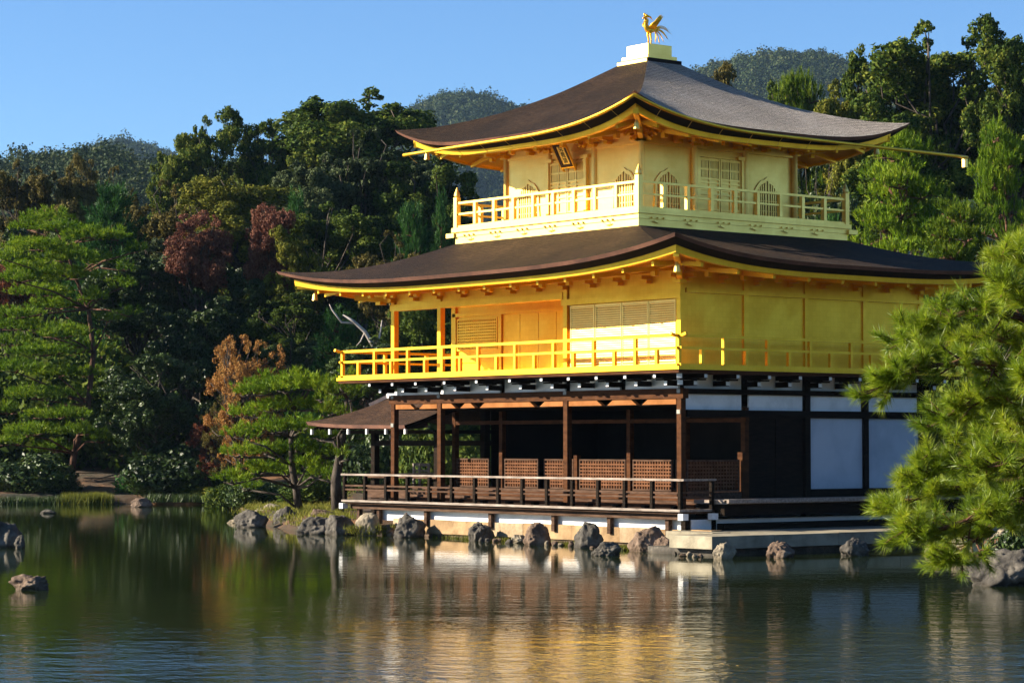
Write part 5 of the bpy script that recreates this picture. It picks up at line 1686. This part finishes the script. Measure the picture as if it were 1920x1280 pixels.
# pale dead tree among the evergreens, and a rail frame seen through the verandah
dx, dy = at(735, 104.5); dz = gz(dx, dy) - 0.1
b = MB((dx, dy, dz))
def dp(u, v, D=104.5): return (*at(u, D), zz(v, D))
b.tube([dp(735, 850), dp(730, 760), dp(712, 680), dp(702, 652), dp(684, 622), dp(662, 602), dp(642, 590)], [0.16, 0.14, 0.11, 0.10, 0.085, 0.07, 0.035], 8)
b.tube([dp(702, 652), dp(712, 630), dp(716, 600)], [0.07, 0.05, 0.02], 7)
b.tube([dp(670, 606), dp(640, 604), dp(622, 580), dp(617, 570)], [0.05, 0.045, 0.035, 0.012], 7)
b.tube([dp(684, 622), dp(676, 640), dp(668, 648)], [0.04, 0.03, 0.012], 6)
M['dead_wood'] = mat('dead_wood', (0.30, 0.25, 0.21), (0.48, 0.42, 0.37), 3, 0.85)
o = b.build('dead_tree', M['dead_wood'], None, True); o.location = (dx, dy, dz)
tag(o, 'pale leafless dead tree leaning left behind the gilded balcony railing', 'tree')
fx, fy = at(791, 77.5); fzz = gz(fx, fy)
b = MB((fx, fy, fzz))
def fp_(u, v, D=77.5): return (*at(u, D), zz(v, D))
for v in (870, 881, 886): b.bar(fp_(776, v), fp_(804, v + 1), 0.05, 0.05 if v > 872 else 0.09)
b.bar(fp_(787, 868), fp_(787, 930), 0.06, 0.06, (0, 1, 0)); b.bar(fp_(804, 868), fp_(805, 930), 0.06, 0.06, (0, 1, 0)); b.bar(fp_(776, 868), fp_(776, 930), 0.06, 0.06, (0, 1, 0))
o = b.build('rail_frame', M['pale_wood']); o.location = (fx, fy, fzz)
tag(o, 'small pale wooden rail frame on the bank seen through the verandah', 'rail')

# ------------------------------------------------------------------ near pine bough reaching in from the right
rng = np.random.default_rng(15)
ND = 17.0
NPX, NPY = at(2140, ND)
NZ = gz(NPX, NPY) - 0.1
NPINE = thing('pine_tree', (NPX, NPY, NZ), 'near pine reaching in from the right with long bright green needle tufts', 'pine tree')
def nw(u, v, D):
    x, y = at(u, D); return np.array([x - NPX, y - NPY, zz(v, D) - NZ])
BOUGHS = [
    ([(2120, 560), (1990, 540), (1900, 500), (1845, 488)], 0.3), ([(2120, 520), (2000, 480), (1935, 445)], -0.4),
    ([(2130, 680), (1960, 640), (1850, 592), (1780, 592), (1705, 620), (1655, 648)], 0.2), ([(2130, 690), (1960, 600), (1900, 570), (1850, 545)], -0.3),
    ([(2130, 760), (1960, 720), (1850, 692), (1740, 690), (1660, 708), (1618, 732)], -0.3), ([(2130, 760), (1960, 690), (1860, 650), (1790, 640), (1720, 655)], 0.5),
    ([(2140, 820), (1960, 765), (1860, 752), (1780, 765), (1725, 800)], 0.4), ([(2140, 820), (1980, 730), (1900, 715)], -0.6),
    ([(2140, 900), (1970, 835), (1880, 838), (1790, 850), (1725, 878), (1690, 902)], -0.1), ([(2140, 930), (1970, 810), (1890, 800), (1830, 815)], 0.6),
    ([(2140, 960), (1970, 900), (1880, 906), (1780, 918), (1690, 940), (1622, 960)], 0.3), ([(2140, 960), (1960, 880), (1870, 870), (1800, 885)], -0.6),
    ([(2140, 980), (1960, 930), (1860, 955), (1770, 985), (1700, 1005), (1660, 1000)], -0.4), ([(2140, 980), (1960, 905), (1880, 955), (1820, 995), (1765, 1038), (1738, 1058)], 0.1),
    ([(2140, 960), (1970, 920), (1910, 930), (1850, 935)], 0.7), ([(2130, 640), (1980, 600), (1930, 560)], 0.5),
]
B_, D_, limbs = [], [], []
def catm(pts, n):
    pts = [np.array(p, float) for p in pts]
    P_ = [2 * pts[0] - pts[1]] + pts + [2 * pts[-1] - pts[-2]]
    out = []
    for i in range(1, len(P_) - 2):
        for k in range(n):
            t = k / n
            out.append(0.5 * ((2 * P_[i]) + (-P_[i - 1] + P_[i + 1]) * t + (2 * P_[i - 1] - 5 * P_[i] + 4 * P_[i + 1] - P_[i + 2]) * t * t + (-P_[i - 1] + 3 * P_[i] - 3 * P_[i + 1] + P_[i + 2]) * t ** 3))
    out.append(pts[-1]); return out
def tuft(c, ax, n=95, ln=0.125):
    ax = ax / np.linalg.norm(ax)
    r = rdir(rng, n)
    r -= ax * (r @ ax)[:, None]; r /= np.linalg.norm(r, axis=1, keepdims=True) + 1e-9
    ang = rng.uniform(0.15, 1.15, n)
    dd = ax * np.cos(ang)[:, None] + r * np.sin(ang)[:, None]
    dd[:, 2] -= 0.10; dd /= np.linalg.norm(dd, axis=1, keepdims=True)
    B_.append(c + ax * rng.uniform(-0.11, 0.02, n)[:, None]); D_.append(dd)
fwd = np.array([FWX, FWY, 0])
rt_ = np.array([RTX, RTY, 0])
for pl_, doff in BOUGHS:
    n_ = len(pl_)
    curve = catm([nw(u + 36, v - 8, ND + 0.5 + (doff if i > 0 else 0) * (0.5 + 0.5 * i / n_) * 1.6) for i, (u, v) in enumerate(pl_)], 6)
    rad = list(np.linspace(0.035, 0.007, len(curve)))
    limbs.append(([tuple(p) for p in curve], rad))
    for i, p in enumerate(curve):
        f_ = i / (len(curve) - 1)
        if f_ < 0.28: continue
        tang = curve[min(i + 1, len(curve) - 1)] - curve[max(i - 1, 0)]
        tang /= np.linalg.norm(tang) + 1e-9
        for k in range(3 if rng.uniform() < 0.6 else 2):
            d = tang * rng.uniform(0.1, 0.9) + rng.normal(size=3) * np.array([0.55, 0.55, 0.35]) + np.array([0, 0, 0.22])
            d /= np.linalg.norm(d)
            ln = rng.uniform(0.10, 0.30) * (1.15 - 0.5 * f_)
            e = p + d * ln
            limbs.append(([tuple(p), tuple(p + d * ln * 0.5 + np.array([0, 0, -0.01])), tuple(e)], [0.007, 0.006, 0.004]))
            tuft(e, d + np.array([0, 0, 0.45]), int(rng.uniform(130, 195)))
            if rng.uniform() < 0.45:
                d2 = d + rng.normal(size=3) * 0.6; d2 /= np.linalg.norm(d2)
                e2 = p + d * ln * 0.6 + d2 * 0.09
                limbs.append(([tuple(p + d * ln * 0.6), tuple(e2)], [0.005, 0.004]))
                tuft(e2, d2 + np.array([0, 0, 0.45]), int(rng.uniform(110, 160)))
    tuft(curve[-1], tang + np.array([0, 0, 0.2]), 100)
V = needles(np.concatenate(B_), np.concatenate(D_), 0.096, 0.0036, rng)
link('needles', np_mesh('needles', V, 3, M['needle_near']), NPINE)
limbs.append((wiggle((0.1, 0, -0.2), (0.0, 0.1, 5.6), rng, 8, 0.02), list(np.linspace(0.16, 0.05, 9))))
tm = trunk_mesh('trunk', limbs); tm.materials.clear(); tm.materials.append(M['trunk_red'])
link('trunk', tm, NPINE)

# ------------------------------------------------------------------ grasses, reeds, undergrowth (nobody could count them)
def blades(pts, hmin, hmax, w, rng, per=10, spread=0.12):
    n = len(pts) * per
    base = np.repeat(np.array(pts), per, 0) + np.concatenate([rng.normal(size=(n, 2)) * spread, np.zeros((n, 1))], 1)
    d = np.concatenate([rng.normal(size=(n, 2)) * 0.28, np.ones((n, 1))], 1)
    d /= np.linalg.norm(d, axis=1, keepdims=True)
    side = np.cross(d, rdir(rng, n)); side /= np.linalg.norm(side, axis=1, keepdims=True) + 1e-9
    h = rng.uniform(hmin, hmax, n)[:, None]
    return np.stack([base - side * w / 2, base + side * w / 2, base + d * h], 1).reshape(-1, 3)
rng = np.random.default_rng(23)
pts = []
for i in range(420):
    u = rng.uniform(122, 206) if rng.uniform() < 0.6 else rng.normal() * 9 + 180; D = rng.uniform(103.2, 104.6)
    pts.append((*at(u, D), -0.05))
o = link('reeds', np_mesh('reeds', blades(pts, 0.30, 0.62, 0.035, rng, 12), 3, M['grass']))
tag(o, 'bright yellow green reeds at the far left shore', 'reeds', kind='stuff')
pts = []
for i in range(900):
    u = rng.uniform(-30, 122); D = rng.uniform(103.4, 106)
    pts.append((*at(u, D), -0.05))
for i in range(520):
    u = rng.uniform(280, 425); D = rng.uniform(102.6, 106)
    pts.append((*at(u, D), 0.1))
m_dim = M['leaf_dark']
o = link('shore_grass', np_mesh('shore_grass', blades(pts, 0.15, 0.45, 0.04, rng, 10), 3, m_dim))
tag(o, 'dim green grass along the far left shore', 'grass', kind='stuff')
pts = []
for i in range(420):
    u = rng.uniform(815, 1345)
    if rng.uniform() > 0.35 + 0.65 * (math.sin(u * 0.043) > -0.1): continue
    vb = 1011 + (u - 900) * 0.062
    D = CZ * FPX / (vb - HOR)
    pts.append((*at(u, D + rng.uniform(-0.1, 0.2)), -0.02))
for i in range(60):
    u = rng.uniform(650, 740); pts.append((*at(u, 68.3 + rng.uniform(-0.1, 0.1)), rng.uniform(0, 0.25)))
for i in range(26):
    u = rng.normal() * 5 + 1170; pts.append((*at(u, 58.9), 0.0))
o = link('water_plants', np_mesh('water_plants', blades(pts, 0.05, 0.17, 0.022, rng, 12, 0.07), 3, M['grass']))
tag(o, 'green plants growing between the rubble at the foot of the embankment', 'plants', kind='stuff')
pts = []
for i in range(1500):
    u = rng.uniform(420, 650); D = rng.uniform(70, 100)
    if pond_sd(np.array([D]), np.array([(u - 960) / FPX * D]))[0] < 0.3: continue
    x, y = at(u, D); pts.append((x, y, gz(x, y)))
o = link('bank_grass', np_mesh('bank_grass', blades(pts, 0.06, 0.2, 0.03, rng, 14, 0.25), 3, M['grass']))
tag(o, 'short yellow green grass on the peninsula', 'grass', kind='stuff')
# undergrowth and lower canopy filling the slope behind the counted trees
lob = []
for i in range(2300):
    if i < 900: D = rng.uniform(113, 185); u = rng.uniform(-120, 1000)
    elif i >= 2050: D = rng.uniform(52, 95); u = 960 + FPX * rng.uniform(15.5, 42) / D
    elif i >= 1500: D = rng.uniform(107, 175); u = rng.uniform(-1000, -100)
    else: D = rng.uniform(92, 175); u = rng.uniform(1380, 2080)
    x, y = at(u, D); z = gz(x, y)
    lob.append((np.array([x, y, z + (rng.uniform(0.3, 5.2) * min(1, (D - 85) / 40) if i < 2050 else 0.2)]), rng.uniform(0.9, 2.0) if i < 2050 else rng.uniform(0.5, 1.3)))
V = lobes_leaves(lob, 95, 0.21, 0.6, rng, 0.75)
o = link('undergrowth', np_mesh('undergrowth', V, 4, M['leaf_oak']))
tag(o, 'dark mass of undergrowth and lower canopy on the slopes behind', 'undergrowth', kind='stuff')

# unseen woods, added to darken reflections and block low sky: right of the pavilion and round the viewer's bank
rng = np.random.default_rng(31)
lob = []
for i in range(1500):
    D = rng.uniform(-70, 112); S = rng.uniform(34, 70) if i < 1000 else rng.uniform(-30, 30)
    if i >= 1000: D = rng.uniform(-75, -30)
    if S < 0.235 * D + 9: continue
    lob.append((np.array([CX + FWX * D + RTX * S, CY + FWY * D + RTY * S, rng.uniform(1.0, 6.0 if i < 1000 else 15.0)]), rng.uniform(1.6, 2.8)))
V = lobes_leaves(lob, 40, 0.34, 0.6, rng, 0.7)
o = link('unseen_woods', np_mesh('unseen_woods', V, 4, M['leaf_oak']))
tag(o, 'unseen woods to the right and behind the viewer, added to block low sky', 'woods', kind='stuff')

# ------------------------------------------------------------------ wooded hills behind
def hill(nm, label, prof, D, run, crown_r, ntree, nleaf, lsize, seed, zfront=12):
    rng = np.random.default_rng(seed)
    us = [p[0] for p in prof]; vs = [p[1] for p in prof]
    def hz(u, d):    # d: depth from -run (front foot) to +run
        ridge = zz(np.interp(u, us, vs), D) - crown_r * 1.7
        t = np.clip(1 - np.abs(d) / run, 0, 1)
        return zfront - 4 + (ridge - zfront) * (t * t * (3 - 2 * t)) ** 0.8
    uu = np.linspace(us[0], us[-1], 60); dd = np.linspace(-run, run, 40)
    rows = []
    for d in dd:
        rows.append([(*at(u, D + d), float(hz(u, d))) for u in uu])
    mb_ = MB(); mb_.grid(rows)
    o = mb_.build('hill', m_hill, None, True)
    tag(o, label, 'hill', kind='structure')
    u = rng.uniform(us[0], us[-1], ntree); d = rng.uniform(-run * 0.95, run * 0.12, ntree)
    Vs = []
    for a, c in zip(u, d):
        x, y = at(a, D + c)
        r = crown_r * rng.uniform(0.65, 1.25)
        n = int(nleaf * rng.uniform(0.8, 1.2))
        dr = rdir(rng, n); dr[:, 2] = np.abs(dr[:, 2]) * 1.0 - 0.15
        lump = 1 + 0.25 * np.sin(dr[:, 0] * 5 + a) * np.sin(dr[:, 1] * 5 + c)
        p = dr * (r * lump * rng.uniform(0.75, 1.05, n))[:, None]
        p[:, 2] *= rng.uniform(0.9, 1.7)
        Vs.append(leaf_quads(p + np.array([x, y, float(hz(a, c)) + r * 0.35]), dr, lsize, 0.7, rng))
    o = link('hill_forest', np_mesh('hill_forest', np.concatenate(Vs), 4, M['forest']))
    tag(o, label.replace('hill', 'forest on the hill') if False else 'forest covering the ' + label, 'forest', kind='stuff')
m_hill = mat('hill_soil', (0.02, 0.026, 0.012), (0.05, 0.05, 0.022), 0.05, 0.95)
hill('near_left_hill', 'low wooded ridge behind the trees at far left', [(-260, 330), (-100, 290), (0, 262), (60, 254), (130, 250), (200, 246), (260, 262), (330, 272), (420, 268), (520, 296), (640, 330)], 480, 210, 3.4, 900, 560, 0.30, 71)
hill('left_peak', 'small distant blue peak above the left ridge', [(60, 320), (120, 278), (180, 246), (230, 238), (280, 252), (330, 274), (400, 320)], 1500, 260, 6.0, 600, 240, 0.7, 72)
hill('middle_hill', 'rounded distant hill left of the third roof', [(640, 300), (700, 240), (740, 206), (790, 176), (830, 160), (880, 156), (920, 163), (960, 178), (1010, 184), (1100, 200), (1200, 260)], 1400, 330, 5.2, 2200, 200, 0.65, 73)
hill('right_hill', 'broad distant hill right of the phoenix', [(1180, 200), (1240, 150), (1290, 124), (1340, 101), (1400, 86), (1480, 73), (1540, 82), (1600, 97), (1660, 106), (1700, 116), (1780, 150), (1900, 200), (2050, 260)], 1300, 360, 5.0, 3400, 190, 0.62, 74)

# ------------------------------------------------------------------ haze
mh = bpy.data.materials.new('haze_air'); mh.use_nodes = True
t = mh.node_tree; t.nodes.remove(t.nodes['Principled BSDF'])
pv = N(t, 'VolumePrincipled')
pv.inputs['Color'].default_value = (0.45, 0.70, 1.0, 1)
pv.inputs['Density'].default_value = 0.000055
pv.inputs['Anisotropy'].default_value = 0.2
t.links.new(pv.outputs[0], t.nodes['Material Output'].inputs['Volume'])
USE_HAZE = True
if USE_HAZE:
    mb_ = MB().box(-1745, 640, -690, 1570, -2.3, 236)
    o = mb_.build('haze', mh)
    tag(o, 'thin blue air between the garden and the hills', 'haze', kind='stuff')
